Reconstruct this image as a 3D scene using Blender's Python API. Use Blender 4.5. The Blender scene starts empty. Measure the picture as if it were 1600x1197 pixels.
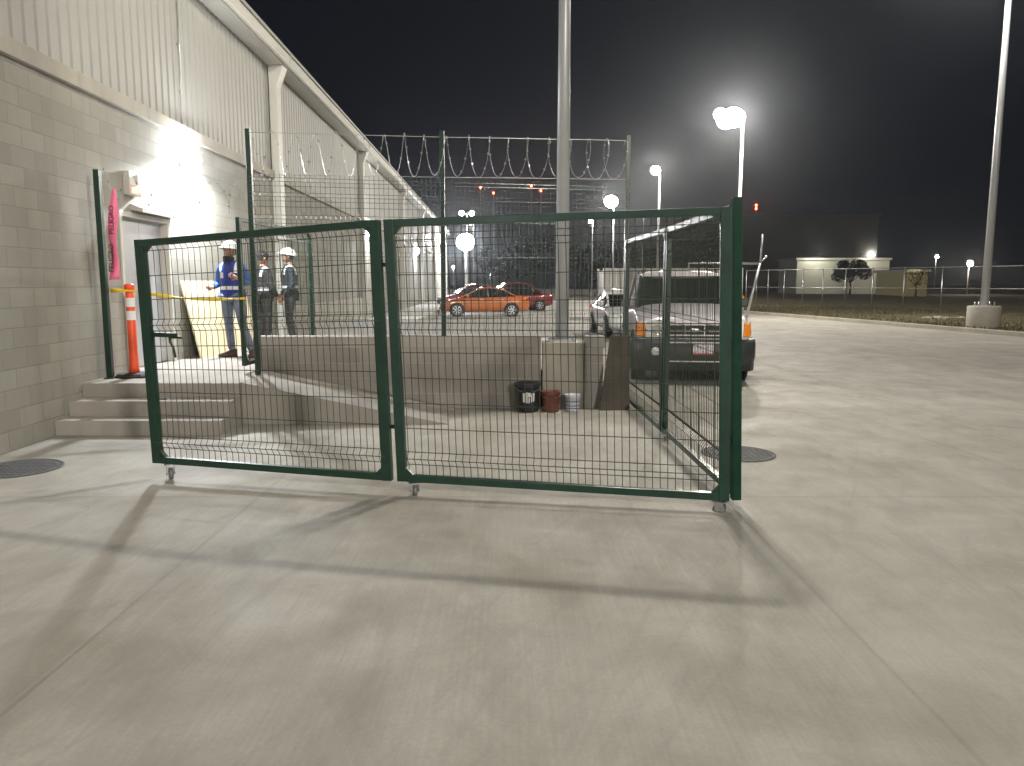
import bpy, bmesh, math, random
from mathutils import Vector, Matrix
random.seed(7)
PI = math.pi
C = bpy.context.scene.collection
# ------------------------------------------------------------------ camera
H, F = 1.65, 1200.0
PITCH = math.radians(7.43)
SP, CP = math.sin(PITCH), math.cos(PITCH)
def at(px, py, Y=None, z=0.0):
    """survey: sight line of a photo pixel met with depth Y or height z"""
    u, v = px - 800.0, py - 598.5
    dz = -F * SP - v * CP
    dy = F * CP - v * SP
    t = Y / dy if Y is not None else (z - H) / dz
    return Vector((u * t, dy * t, H + dz * t))
cam = bpy.data.cameras.new('camera'); camo = bpy.data.objects.new('camera', cam); C.objects.link(camo)
camo.location = (0, 0, H); camo.rotation_euler = (PI / 2 - PITCH, 0, 0)
cam.sensor_width = 36; cam.lens = 27.0; cam.clip_end = 3000; cam.clip_start = 0.05
bpy.context.scene.camera = camo

# ------------------------------------------------------------------ mesh builder
class MB:
    def __init__(s): s.v = []; s.f = []; s.mi = []; s.sm = []
    def add(s, vs, fs, m=0, smooth=False):
        b = len(s.v); s.v += [tuple(x) for x in vs]
        for f in fs: s.f.append(tuple(b + i for i in f)); s.mi.append(m); s.sm.append(smooth)
    def box(s, x0, x1, y0, y1, z0, z1, m=0):
        vs = [(x0,y0,z0),(x1,y0,z0),(x1,y1,z0),(x0,y1,z0),(x0,y0,z1),(x1,y0,z1),(x1,y1,z1),(x0,y1,z1)]
        s.add(vs, [(0,3,2,1),(4,5,6,7),(0,1,5,4),(1,2,6,5),(2,3,7,6),(3,0,4,7)], m)
    def hexa(s, p, m=0):
        s.add(p, [(0,3,2,1),(4,5,6,7),(0,1,5,4),(1,2,6,5),(2,3,7,6),(3,0,4,7)], m)
    def bar(s, a, b, w, h=None, m=0, up=(0,0,1)):
        """square bar from a to b"""
        h = h or w; a = Vector(a); b = Vector(b); d = (b - a).normalized()
        up = Vector(up)
        if abs(d.dot(up)) > .95: up = Vector((0, 1, 0))
        x = d.cross(up).normalized() * w / 2; y = x.normalized().cross(d) * h / 2
        p = [a-x-y, a+x-y, a+x+y, a-x+y, b-x-y, b+x-y, b+x+y, b-x+y]
        s.add(p, [(0,1,2,3),(7,6,5,4),(0,4,5,1),(1,5,6,2),(2,6,7,3),(3,7,4,0)], m)
    def tube(s, pts, r, n=8, m=0, caps=True, smooth=True):
        pts = [Vector(p) for p in pts]; N = len(pts)
        rs = r if isinstance(r, (list, tuple)) else [r] * N
        d0 = (pts[1] - pts[0]).normalized()
        up = Vector((0,0,1)) if abs(d0.z) < .9 else Vector((0,1,0))
        x = d0.cross(up).normalized(); vs = []; fs = []
        for i, p in enumerate(pts):
            d = (pts[min(i+1,N-1)] - pts[max(i-1,0)]).normalized()
            x = (x - d * x.dot(d)).normalized(); y = d.cross(x)
            for k in range(n):
                a = 2*PI*k/n; vs.append(p + (x*math.cos(a) + y*math.sin(a)) * rs[i])
        for i in range(N-1):
            for k in range(n):
                k2 = (k+1) % n; fs.append((i*n+k, i*n+k2, (i+1)*n+k2, (i+1)*n+k))
        s.add(vs, fs, m, smooth)
        if caps:
            s.add(vs[:n], [tuple(range(n-1,-1,-1))], m); s.add(vs[-n:], [tuple(range(n))], m)
    def lathe(s, prof, n=24, m=0, c=(0,0,0), axis='z', smooth=True, cap=True):
        vs = []; fs = []
        for r, h in prof:
            for k in range(n):
                a = 2*PI*k/n; q = (r*math.cos(a), r*math.sin(a), h)
                if axis == 'x': q = (q[2], q[0], q[1])
                if axis == 'y': q = (q[1], q[2], q[0])
                vs.append((q[0]+c[0], q[1]+c[1], q[2]+c[2]))
        for i in range(len(prof)-1):
            for k in range(n):
                k2 = (k+1) % n; fs.append((i*n+k, i*n+k2, (i+1)*n+k2, (i+1)*n+k))
        s.add(vs, fs, m, smooth)
        if cap:
            s.add(vs[:n], [tuple(range(n-1,-1,-1))], m); s.add(vs[-n:], [tuple(range(n))], m)
    def ball(s, c, r, m=0, n=12, k=8):
        rx, ry, rz = r if isinstance(r, (tuple, list)) else (r, r, r)
        vs = []; fs = []
        for i in range(k+1):
            t = PI*i/k
            for j in range(n):
                a = 2*PI*j/n; vs.append((c[0]+rx*math.sin(t)*math.cos(a), c[1]+ry*math.sin(t)*math.sin(a), c[2]-rz*math.cos(t)))
        for i in range(k):
            for j in range(n):
                j2 = (j+1) % n; fs.append((i*n+j, i*n+j2, (i+1)*n+j2, (i+1)*n+j))
        s.add(vs, fs, m, True)
    def build(s, name, mats, parent=None, bevel=0, loc=None, fix=True):
        me = bpy.data.meshes.new(name); me.from_pydata(s.v, [], s.f)
        mats = mats if isinstance(mats, (list, tuple)) else [mats]
        for m in mats: me.materials.append(m)
        me.polygons.foreach_set('material_index', s.mi); me.polygons.foreach_set('use_smooth', s.sm)
        if fix and len(s.v) < 60000:
            bm = bmesh.new(); bm.from_mesh(me); bmesh.ops.remove_doubles(bm, verts=bm.verts, dist=1e-5)
            bmesh.ops.recalc_face_normals(bm, faces=bm.faces); bm.to_mesh(me); bm.free()
        me.update()
        o = bpy.data.objects.new(name, me); C.objects.link(o)
        if loc is not None: o.location = loc
        if parent is not None: o.parent = parent
        if bevel:
            b = o.modifiers.new('b', 'BEVEL'); b.width = bevel; b.segments = 2; b.limit_method = 'ANGLE'; b.angle_limit = math.radians(40)
        return o
def tag(o, label=None, cat=None, group=None, kind=None):
    if label: o['label'] = label
    if cat: o['category'] = cat
    if group: o['group'] = group
    if kind: o['kind'] = kind
    return o
def thing(name, loc, label, cat, group=None, rz=0):
    o = bpy.data.objects.new(name, None); C.objects.link(o); o.location = loc; o.rotation_euler = (0, 0, rz)
    o.empty_display_size = .2
    return tag(o, label, cat, group)
def copy_tree(o, parent=None):
    c = o.copy(); C.objects.link(c)
    if parent is not None: c.parent = parent
    for ch in list(o.children): copy_tree(ch, c)
    return c
# ------------------------------------------------------------------ materials
def mat(name, col, rough=.6, metal=0, emit=None, es=0, var=0, vscale=3.0, bump=0, bscale=60, spec=None, coat=0, alpha=None, trans=0, rvar=0):
    m = bpy.data.materials.new(name); m.use_nodes = True; nt = m.node_tree; N = nt.nodes; L = nt.links
    b = N['Principled BSDF']; b.inputs['Base Color'].default_value = (*col, 1)
    b.inputs['Roughness'].default_value = rough; b.inputs['Metallic'].default_value = metal
    if spec is not None: b.inputs['Specular IOR Level'].default_value = spec
    if coat: b.inputs['Coat Weight'].default_value = coat; b.inputs['Coat Roughness'].default_value = .08
    if trans: b.inputs['Transmission Weight'].default_value = trans
    if emit: b.inputs['Emission Color'].default_value = (*emit, 1); b.inputs['Emission Strength'].default_value = es
    tc = N.new('ShaderNodeTexCoord')
    if var:
        n = N.new('ShaderNodeTexNoise'); n.inputs['Scale'].default_value = vscale; n.inputs['Detail'].default_value = 6; n.inputs['Roughness'].default_value = .6
        L.new(tc.outputs['Object'], n.inputs['Vector'])
        r = N.new('ShaderNodeValToRGB'); r.color_ramp.elements[0].position = .3; r.color_ramp.elements[1].position = .72
        r.color_ramp.elements[0].color = (*[c*(1-var) for c in col], 1); r.color_ramp.elements[1].color = (*[min(1, c*(1+var)) for c in col], 1)
        L.new(n.outputs['Fac'], r.inputs['Fac']); L.new(r.outputs['Color'], b.inputs['Base Color'])
        if rvar:
            mr = N.new('ShaderNodeMapRange'); mr.inputs['To Min'].default_value = rough-rvar; mr.inputs['To Max'].default_value = rough+rvar
            L.new(n.outputs['Fac'], mr.inputs['Value']); L.new(mr.outputs['Result'], b.inputs['Roughness'])
    if bump:
        n2 = N.new('ShaderNodeTexNoise'); n2.inputs['Scale'].default_value = bscale; n2.inputs['Detail'].default_value = 4
        L.new(tc.outputs['Object'], n2.inputs['Vector'])
        bp = N.new('ShaderNodeBump'); bp.inputs['Strength'].default_value = bump; bp.inputs['Distance'].default_value = .01
        L.new(n2.outputs['Fac'], bp.inputs['Height']); L.new(bp.outputs['Normal'], b.inputs['Normal'])
    return m
class G:
    """tiny node-graph helper"""
    def __init__(s, m): s.nt = m.node_tree; s.N = s.nt.nodes; s.L = s.nt.links
    def n(s, t, **kw):
        o = s.N.new(t)
        for k, v in kw.items():
            if hasattr(o, k): setattr(o, k, v)
        return o
    def l(s, a, b): s.L.new(a, b)
    def math(s, op, a, b=None, c=None):
        o = s.n('ShaderNodeMath', operation=op)
        for i, q in enumerate((a, b, c)):
            if q is None: continue
            if isinstance(q, (int, float)): o.inputs[i].default_value = q
            else: s.l(q, o.inputs[i])
        return o.outputs[0]
    def noise(s, vec, scale, detail=5, rough=.55, dist=0):
        o = s.n('ShaderNodeTexNoise'); o.inputs['Scale'].default_value = scale; o.inputs['Detail'].default_value = detail
        o.inputs['Roughness'].default_value = rough; o.inputs['Distortion'].default_value = dist
        s.l(vec, o.inputs['Vector']); return o.outputs['Fac']
    def mapr(s, v, a, b, c, d):
        o = s.n('ShaderNodeMapRange'); s.l(v, o.inputs['Value'])
        for k, q in zip(('From Min','From Max','To Min','To Max'), (a, b, c, d)): o.inputs[k].default_value = q
        return o.outputs['Result']
    def mix(s, fac, a, b, bt='MIX'):
        o = s.n('ShaderNodeMix', data_type='RGBA', blend_type=bt)
        for inp, q in ((o.inputs[0], fac), (o.inputs[6], a), (o.inputs[7], b)):
            if isinstance(q, (int, float)): inp.default_value = q
            elif isinstance(q, tuple): inp.default_value = (*q, 1)
            else: s.l(q, inp)
        return o.outputs[2]
    def scale(s, vec, sx, sy, sz):
        o = s.n('ShaderNodeMapping'); o.inputs['Scale'].default_value = (sx, sy, sz); s.l(vec, o.inputs['Vector']); return o.outputs['Vector']

def concrete_yard():
    m = mat('yard_concrete', (.4, .38, .34), .72); g = G(m); b = g.N['Principled BSDF']
    tc = g.n('ShaderNodeTexCoord'); v = tc.outputs['Object']
    big = g.noise(v, .22, 5, .6, .4); mid = g.noise(v, 1.1, 6, .62, .6); fine = g.noise(v, 45, 3, .6)
    wipe = g.noise(g.scale(v, 2.2, .35, 1), 1.0, 6, .62, 1.2)      # trowel and tyre sweeps along the lanes
    rot = g.n('ShaderNodeMapping'); rot.inputs['Rotation'].default_value = (0, 0, .45); g.l(v, rot.inputs['Vector'])
    scuff = g.noise(g.scale(rot.outputs['Vector'], 5, .5, 1), 1.0, 5, .65, 1.6)
    rot2 = g.n('ShaderNodeMapping'); rot2.inputs['Rotation'].default_value = (0, 0, -.5); g.l(v, rot2.inputs['Vector'])
    scuff2 = g.noise(g.scale(rot2.outputs['Vector'], 6, .35, 1), 1.3, 5, .6, 1.0)
    blot = g.noise(v, 2.4, 4, .55, .3); broomc = g.noise(g.scale(v, 55, 1.2, 1), 1.0, 2, .5)
    col = g.mix(g.mapr(big, .35, .65, 0, 1), (.335, .318, .275), (.45, .432, .385))
    col = g.mix(g.mapr(mid, .38, .68, 0, .7), col, (.27, .253, .215))
    col = g.mix(g.mapr(blot, .42, .66, 0, .32), col, (.5, .48, .435))
    col = g.mix(g.mapr(wipe, .5, .75, 0, .5), col, (.23, .215, .185))
    col = g.mix(g.mapr(scuff, .52, .8, 0, .34), col, (.2, .188, .165))
    col = g.mix(g.mapr(scuff2, .56, .8, 0, .16), col, (.52, .5, .46))
    col = g.mix(g.mapr(broomc, .35, .7, 0, .16), col, (.2, .19, .165))
    col = g.mix(g.mapr(fine, .3, .7, 0, .22), col, (.2, .19, .17))
    spots = g.noise(v, 3.3, 2, .4)
    col = g.mix(g.mapr(spots, .7, .78, 0, .3), col, (.17, .16, .145))
    sep = g.n('ShaderNodeSeparateXYZ'); g.l(v, sep.inputs[0])
    joint = None; jb = None
    for out, per, off in ((sep.outputs[0], 3.6, 1.97), (sep.outputs[1], 4.2, 2.6)):
        w = g.math('ADD', out, off); w = g.math('DIVIDE', w, per); fr = g.math('FRACT', w)
        d = g.math('ABSOLUTE', g.math('SUBTRACT', fr, .5)); d = g.math('MULTIPLY', g.math('SUBTRACT', .5, d), per)
        line = g.mapr(d, .006, .016, 1, 0); joint = line if joint is None else g.math('MAXIMUM', joint, line)
        halo = g.mapr(d, .02, .22, .12, 0); jb = halo if jb is None else g.math('MAXIMUM', jb, halo)
    col = g.mix(jb, col, (.26, .24, .2))
    col = g.mix(g.math('MULTIPLY', joint, .24), col, (.16, .15, .13))
    g.l(col, b.inputs['Base Color'])
    g.l(g.mapr(mid, .3, .7, .6, .86), b.inputs['Roughness'])
    broom = g.noise(g.scale(v, 140, 3, 1), 1.0, 2, .5)
    h = g.math('ADD', g.math('MULTIPLY', broom, .6), g.math('MULTIPLY', fine, .6)); h = g.math('SUBTRACT', h, g.math('MULTIPLY', joint, 1.5))
    bp = g.n('ShaderNodeBump'); bp.inputs['Strength'].default_value = .35; bp.inputs['Distance'].default_value = .004
    g.l(h, bp.inputs['Height']); g.l(bp.outputs['Normal'], b.inputs['Normal'])
    return m
def block_wall(name, c1, c2, cm, axes=('Y','Z'), dirt=.4):
    m = mat(name, c1, .85); g = G(m); b = g.N['Principled BSDF']
    tc = g.n('ShaderNodeTexCoord'); v = tc.outputs['Object']
    sep = g.n('ShaderNodeSeparateXYZ'); g.l(v, sep.inputs[0]); cb = g.n('ShaderNodeCombineXYZ')
    g.l(sep.outputs[axes[0]], cb.inputs[0]); g.l(sep.outputs[axes[1]], cb.inputs[1]); uv = cb.outputs[0]
    br = g.n('ShaderNodeTexBrick'); br.offset = .5; br.inputs['Scale'].default_value = 1
    br.inputs['Brick Width'].default_value = .4; br.inputs['Row Height'].default_value = .2; br.inputs['Mortar Size'].default_value = .007
    br.inputs['Mortar Smooth'].default_value = .5; br.inputs['Bias'].default_value = 0
    br.inputs['Color1'].default_value = (*c1, 1); br.inputs['Color2'].default_value = (*c2, 1); br.inputs['Mortar'].default_value = (*cm, 1)
    g.l(uv, br.inputs['Vector'])
    n1 = g.noise(v, 1.6, 6, .6, .5); n2 = g.noise(v, 70, 3, .6)
    col = g.mix(g.mapr(n1, .4, .75, 0, dirt), br.outputs['Color'], tuple(x*.6 for x in c1))
    col = g.mix(g.mapr(n2, .35, .7, 0, .3), col, tuple(x*.62 for x in c1))
    drip = g.noise(g.scale(v, 3, 3, .3), 1, 5, .6, .3)
    col = g.mix(g.mapr(drip, .55, .75, 0, .35), col, tuple(x*.55 for x in c1))
    g.l(col, b.inputs['Base Color'])
    h = g.math('ADD', g.math('MULTIPLY', br.outputs['Fac'], -1.0), g.math('MULTIPLY', n2, .5))
    bp = g.n('ShaderNodeBump'); bp.inputs['Strength'].default_value = .5; bp.inputs['Distance'].default_value = .006
    g.l(h, bp.inputs['Height']); g.l(bp.outputs['Normal'], b.inputs['Normal'])
    return m
def cast_concrete(name, c, rough=.8):
    m = mat(name, c, rough); g = G(m); b = g.N['Principled BSDF']; tc = g.n('ShaderNodeTexCoord'); v = tc.outputs['Object']
    n1 = g.noise(v, 1.3, 7, .62, .4); n2 = g.noise(v, 55, 3, .6); n3 = g.noise(g.scale(v, 4, 4, .5), 1, 5, .6)
    col = g.mix(g.mapr(n1, .3, .7, 0, 1), tuple(x*.8 for x in c), tuple(x*1.12 for x in c))
    col = g.mix(g.mapr(n3, .52, .75, 0, .5), col, tuple(x*.6 for x in c))
    col = g.mix(g.mapr(n2, .3, .75, 0, .25), col, tuple(x*.6 for x in c))
    g.l(col, b.inputs['Base Color']); bp = g.n('ShaderNodeBump'); bp.inputs['Strength'].default_value = .4; bp.inputs['Distance'].default_value = .006
    g.l(g.math('ADD', n2, n1), bp.inputs['Height']); g.l(bp.outputs['Normal'], b.inputs['Normal'])
    return m
M = {}
M['yard'] = concrete_yard()
M['dirt'] = mat('dark_soil', (.09, .08, .06), .95, var=.4, vscale=.5, bump=.5, bscale=8)
M['block'] = block_wall('grey_block', (.35, .34, .295), (.275, .265, .228), (.25, .242, .212))
M['block_low'] = block_wall('low_wall_block', (.36, .33, .3), (.29, .265, .24), (.42, .4, .37), ('X','Z'), .6)
M['siding'] = mat('siding_metal', (.31, .308, .282), .5, .0, var=.05, vscale=.6)
M['trim'] = mat('white_trim', (.52, .51, .46), .45, var=.07, vscale=1.2)
M['beam'] = cast_concrete('beam_concrete', (.42, .395, .34))
M['cast'] = cast_concrete('cast_concrete', (.36, .335, .30))
M['stair'] = cast_concrete('stair_concrete', (.34, .315, .28))
M['ped'] = cast_concrete('pedestal_concrete', (.43, .4, .34))
M['door'] = mat('grey_door_paint', (.42, .43, .45), .4, .1, var=.04)
M['green'] = mat('green_powder_coat', (.006, .032, .0195), .36, 0, var=.3, vscale=6, spec=.5, coat=.1, bump=.08, bscale=90)
M['wire'] = mat('green_wire_coat', (.045, .055, .042), .4, .1)
M['green_matt'] = mat('dull_green_paint', (.006, .034, .02), .7, 0, var=.3, vscale=6, spec=.15)  # dulled copy of the green, keeps lamp reflection off the corner post
M['galv'] = mat('galvanised_steel', (.5, .5, .5), .35, .9, var=.15, vscale=20)
M['wiregalv'] = mat('razor_wire_steel', (.42, .42, .41), .4, .8)
M['pole'] = mat('grey_pole_paint', (.42, .43, .44), .4, .2, var=.06, vscale=2)
M['black'] = mat('black_rubber', (.018, .018, .018), .7, var=.2, vscale=30)
M['rim'] = mat('alloy_rim', (.62, .62, .62), .3, .8)
M['chrome'] = mat('chrome', (.85, .85, .85), .32, .7)
M['glass'] = mat('dark_car_glass', (.012, .016, .015), .06, 0, spec=.6)
M['lens'] = mat('clear_lamp_lens', (.78, .78, .74), .2, .1)
M['amber'] = mat('amber_lens', (.85, .27, .02), .25)
M['redlens'] = mat('red_lens', (.6, .02, .02), .2)
M['plastic'] = mat('dark_bumper_plastic', (.028, .032, .032), .5, var=.2, vscale=5)
M['orange_car'] = mat('orange_paint', (.62, .17, .03), .28, .15, coat=.8)
M['red_car'] = mat('dark_red_paint', (.30, .02, .02), .3, .2, coat=.8)
M['red_car2'] = mat('maroon_paint', (.2, .02, .03), .3, .2, coat=.8)
M['white_car'] = mat('white_paint', (.75, .74, .72), .3, 0, coat=.8)
M['silver_car'] = mat('silver_pink_paint', (.68, .645, .66), .32, .2, coat=.6, var=.04, vscale=3)
M['delin'] = mat('orange_plastic', (.85, .10, .03), .45, var=.06, vscale=6)
M['reflect'] = mat('white_reflective_band', (.8, .8, .8), .35)
M['pink'] = mat('pink_tape', (.95, .20, .36), .4, trans=0)
M['ink'] = mat('black_print', (.02, .01, .015), .6)
M['yellow'] = mat('yellow_tape', (.85, .62, .04), .45)
M['ply'] = mat('cream_panel', (.72, .62, .40), .6, var=.06, vscale=2)
M['plyedge'] = mat('panel_edge', (.14, .12, .1), .8)
M['brownboard'] = mat('weathered_dark_board', (.085, .07, .058), .8, var=.3, vscale=4, bump=.4, bscale=25)
M['grass'] = mat('dry_grass', (.12, .10, .05), .9, var=.45, vscale=.8, bump=.6, bscale=12)
M['blade'] = mat('grass_blade', (.10, .085, .04), .8, var=.4, vscale=1)
M['kerb'] = cast_concrete('kerb_concrete', (.36, .34, .28))
M['farwall'] = mat('far_white_wall', (.6, .6, .52), .7, var=.08, vscale=.3)
M['farbuild'] = mat('far_dark_building', (.10, .10, .095), .8, var=.1, vscale=.2)
M['leaf'] = mat('dark_leaves', (.012, .02, .01), .7, var=.4, vscale=.8)
M['bark'] = mat('tree_bark', (.09, .07, .05), .9, var=.3, vscale=4, bump=.5)
M['cover'] = mat('cast_iron_cover', (.085, .085, .09), .75, .1, var=.25, vscale=12)
M['contw'] = mat('container_white', (.62, .6, .56), .5, var=.1, vscale=1)
M['lamphead'] = mat('lamp_housing', (.14, .14, .15), .45, .4)
def emat(name, col, s): return mat(name, (.8, .8, .8), .5, emit=col, es=s)
M['e_white'] = emat('lit_led_panel', (1, .95, .84), 260)
M['e_cool'] = emat('lit_cool_led_panel', (.93, .95, 1), 260)
M['e_far'] = emat('lit_far_lamp', (1, .93, .8), 140)
M['e_red'] = emat('lit_red_beacon', (1, .05, .02), 60)
# people
M['skin'] = mat('brown_skin', (.36, .19, .13), .55, var=.08, vscale=10)
M['hair'] = mat('black_hair', (.015, .012, .01), .7)
M['helmet'] = mat('white_helmet_shell', (.8, .8, .78), .3, coat=.4)
M['jeans'] = mat('blue_grey_denim', (.15, .18, .25), .85, var=.25, vscale=7, bump=.4, bscale=40)
M['shoe'] = mat('brown_boot_leather', (.09, .045, .03), .5)
M['shirt'] = mat('light_blue_sleeve', (.04, .12, .36), .8, var=.2, vscale=9)
M['navy'] = mat('navy_jacket_cloth', (.013, .022, .034), .8, var=.3, vscale=8, bump=.3, bscale=30)
M['darkcloth'] = mat('dark_work_cloth', (.013, .012, .014), .85, var=.3, vscale=8)
M['greycloth'] = mat('charcoal_trouser_cloth', (.035, .036, .042), .8, var=.4, vscale=9, bump=.4, bscale=30)
M['scarf'] = mat('dark_neck_cover', (.015, .015, .022), .9)
def vest_mat(name, c, band):
    m = mat(name, c, .75); g = G(m); b = g.N['Principled BSDF']; tc = g.n('ShaderNodeTexCoord'); v = tc.outputs['Object']
    sep = g.n('ShaderNodeSeparateXYZ'); g.l(v, sep.inputs[0]); z = sep.outputs[2]; x = g.math('ABSOLUTE', sep.outputs[0])
    b1 = g.math('MULTIPLY', g.math('GREATER_THAN', z, 1.045), g.math('LESS_THAN', z, 1.10))
    b2 = g.math('MULTIPLY', g.math('MULTIPLY', g.math('GREATER_THAN', x, .105), g.math('LESS_THAN', x, .155)), g.math('GREATER_THAN', z, 1.3))
    f = g.math('MAXIMUM', b1, b2); n = g.noise(v, 9, 4)
    base = g.mix(g.mapr(n, .3, .7, 0, .5), c, tuple(q*.5 for q in c))
    g.l(g.mix(f, base, band), b.inputs['Base Color']); return m
M['vest_blue'] = vest_mat('blue_vest_with_bands', (.015, .04, .30), (.75, .76, .78))
M['vest_dark'] = vest_mat('dark_vest_with_bands', (.012, .018, .022), (.42, .46, .40))
M['vest_black'] = vest_mat('black_vest_with_bands', (.01, .01, .013), (.4, .42, .45))

# ------------------------------------------------------------------ ground and setting
mb = MB(); mb.box(-440, 440, -60, 700, -1.0, -.004); tag(mb.build('ground', M['dirt']), kind='structure')
# kerb line of the yard on the right, surveyed from the photo
KERB = [(24, -40), (20, -6), (18.3, 8), (16.9, 17), (15.75, 23.2), (14.75, 29.3), (13.65, 36), (12.6, 42), (11.9, 50), (12.6, 60), (16, 74), (24, 92), (34, 107)]
def smooth_line(P, k=4):
    out = []
    for i in range(len(P)-1):
        p0 = P[max(i-1,0)]; p1 = P[i]; p2 = P[i+1]; p3 = P[min(i+2,len(P)-1)]
        for j in range(k):
            t = j/k; q = []
            for a in range(2):
                q.append(.5*((2*p1[a]) + (-p0[a]+p2[a])*t + (2*p0[a]-5*p1[a]+4*p2[a]-p3[a])*t*t + (-p0[a]+3*p1[a]-3*p2[a]+p3[a])*t**3))
            out.append(tuple(q))
    out.append(P[-1]); return out
KL = smooth_line(KERB)
mb = MB(); vs = []; fs = []
for i, (x, y) in enumerate(KL): vs += [(-9 if y < 90 else -60, y, 0), (x, y, 0)]
for i in range(len(KL)-1): fs.append((2*i, 2*i+1, 2*i+3, 2*i+2))
mb.add(vs, fs); tag(mb.build('yard_pavement', M['yard']), kind='structure')
def offset(line, d):
    out = []
    for i, p in enumerate(line):
        a = Vector(line[max(i-1,0)]); b = Vector(line[min(i+1,len(line)-1)]); t = (b-a).normalized(); out.append((p[0]+t.y*d, p[1]-t.x*d))
    return out
def strip(mb, prof, line):
    offs = [offset(line, d) for d, _ in prof]; n = len(prof); vs = []; fs = []
    for i in range(len(line)):
        for k, (d, z) in enumerate(prof): vs.append((offs[k][i][0], offs[k][i][1], z))
    for i in range(len(line)-1):
        for k in range(n-1): fs.append((i*n+k, i*n+k+1, (i+1)*n+k+1, (i+1)*n+k))
    mb.add(vs, fs)
mb = MB(); strip(mb, [(0, -.05), (0, .13), (.02, .15), (.18, .15), (.18, .0)], KL); tag(mb.build('kerb', M['kerb']), kind='structure')
OUT = offset(KL, .18)
mb = MB(); vs = []; fs = []
for i, (x, y) in enumerate(OUT):
    for f in (0, .15, .4, .7, 1):
        xx = x + (46 - x) * f; vs.append((xx, y, .11 + .06 * math.sin(xx*.7+y*.4) * (f > 0)))
for i in range(len(OUT)-1):
    for k in range(4): fs.append((i*5+k, i*5+k+1, (i+1)*5+k+1, (i+1)*5+k))
mb.add(vs, fs, 0, True); tag(mb.build('grass_verge', M['grass']), kind='structure')
# grass blades on the verge
mb = MB()
def inside_x(y):
    for i in range(len(OUT)-1):
        if OUT[i][1] <= y <= OUT[i+1][1]:
            t = (y-OUT[i][1])/(OUT[i+1][1]-OUT[i][1]+1e-9); return OUT[i][0] + t*(OUT[i+1][0]-OUT[i][0])
    return None
for i in range(15000):
    y = random.uniform(20, 56); x0 = inside_x(y)
    if x0 is None: continue
    x = x0 + .1 + random.random()**1.3 * 11; h = random.uniform(.03, .11) * (1.7 if math.sin(x*1.3)*math.cos(y*.9) > .5 else 1); a = random.uniform(0, PI); w = random.uniform(.015, .035)
    lx, ly = random.uniform(-.08, .08), random.uniform(-.08, .08)
    mb.add([(x-w*math.cos(a), y-w*math.sin(a), .09), (x+w*math.cos(a), y+w*math.sin(a), .09), (x+lx, y+ly, .12+h)], [(0,1,2)])
tag(mb.build('grass_blades', M['blade'], fix=False), 'dry short grass growing on the verge between kerb and wire fence', 'grass', kind='stuff')

# raised platform, stairs, ramp
mb = MB(); mb.box(-5.6, -3.16, 8.80, 10.05, 0, .5); mb.box(-6.0, 1.05, 10.25, 24.2, 0, .498); mb.box(-5.6, -3.30, 10.05, 10.25, 0, .499)
tag(mb.build('platform', M['stair'], bevel=.008), kind='structure')
mb = MB(); mb.box(-5.6, -3.16, 8.20, 8.50, 0, .167); mb.box(-5.6, -3.16, 8.50, 8.798, 0, .334)
st = tag(mb.build('concrete_stairs', M['stair'], bevel=.006), 'three low concrete steps climbing to the platform beside the block wall', 'stairs')
mb = MB()
mb.hexa([(-3.158,8.88,0),(-.75,8.88,0),(-.75,10.05,0),(-3.158,10.05,0),(-3.158,8.88,.497),(-.75,8.88,.006),(-.75,10.05,.006),(-3.158,10.05,.497)])
tag(mb.build('concrete_ramp', M['stair'], bevel=.006), 'sloping concrete ramp running down from the platform along the low wall', 'ramp')
# sidewalk along the building further back
BR = math.radians(1.24)
def bw(lx, ly, z=0):   # building local to world
    return Vector((-4.95 + lx*math.cos(BR) - (ly-8)*math.sin(BR), 8 + lx*math.sin(BR) + (ly-8)*math.cos(BR), z))
mb = MB(); a = bw(-.3, 24.4); b = bw(1.9, 24.4); c = bw(1.9, 78); d = bw(-.3, 78)
mb.hexa([a, b, c, d] + [Vector((p.x, p.y, .3)) for p in (a, b, c, d)]); tag(mb.build('sidewalk', M['beam'], bevel=.01), kind='structure')

# ------------------------------------------------------------------ low block wall with coping
lw = thing('low_block_wall', (0, 10.05, 0), 'long low grey block wall with concrete coping behind the ramp and buckets', 'wall')
mb = MB(); mb.box(-3.38, .38, .02, .19, 0, .80); mb.box(.96, 1.2, .02, .19, 0, .80); mb.build('block_courses', M['block_low'], lw)
mb = MB(); mb.box(-3.40, .38, 0, .21, .80, .955); mb.box(.96, 1.22, 0, .21, .80, .955); mb.build('coping', M['cast'], lw, bevel=.012)
# pedestal of the central pole
pp = thing('street_lamp', (.67, 10.33, 0), 'tall round grey lamp pole standing on the concrete pedestal in the low wall', 'street lamp')
mb = MB(); mb.box(-.27, .27, -.31, .24, 0, .88); mb.build('pedestal', M['ped'], pp, bevel=.012)
mb = MB(); mb.box(-.18, .18, -.2, .16, .88, .905)
for sx in (-1, 1):
    for sy in (-1, 1): mb.lathe([(.014, .905), (.014, .96)], 6, c=(.13*sx, -.02+.14*sy, 0))
mb.build('base_plate', M['galv'], pp)
mb = MB(); mb.tube([(0,-.02,.905), (0,-.02,9.5)], [.092, .058], 24); mb.build('pole_shaft', M['pole'], pp)
mb = MB(); mb.tube([(0,-.02,9.1), (.72,.3,9.24)], .03, 10); mb.build('lamp_arm', M['pole'], pp)
def lamp_head(par, loc, rz, tilt, w, l, em, dn=True):
    e = MB(); e.box(-w/2, w/2, -l/2, l/2, 0, .09); o = e.build('lamp_housing', M['lamphead'], par, bevel=.02, loc=loc); o.rotation_euler = (tilt, 0, rz)
    e = MB(); e.box(-w*.44, w*.44, -l*.44, l*.44, -.012, -.002); q = e.build('lit_panel', em, o)
    return o
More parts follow.
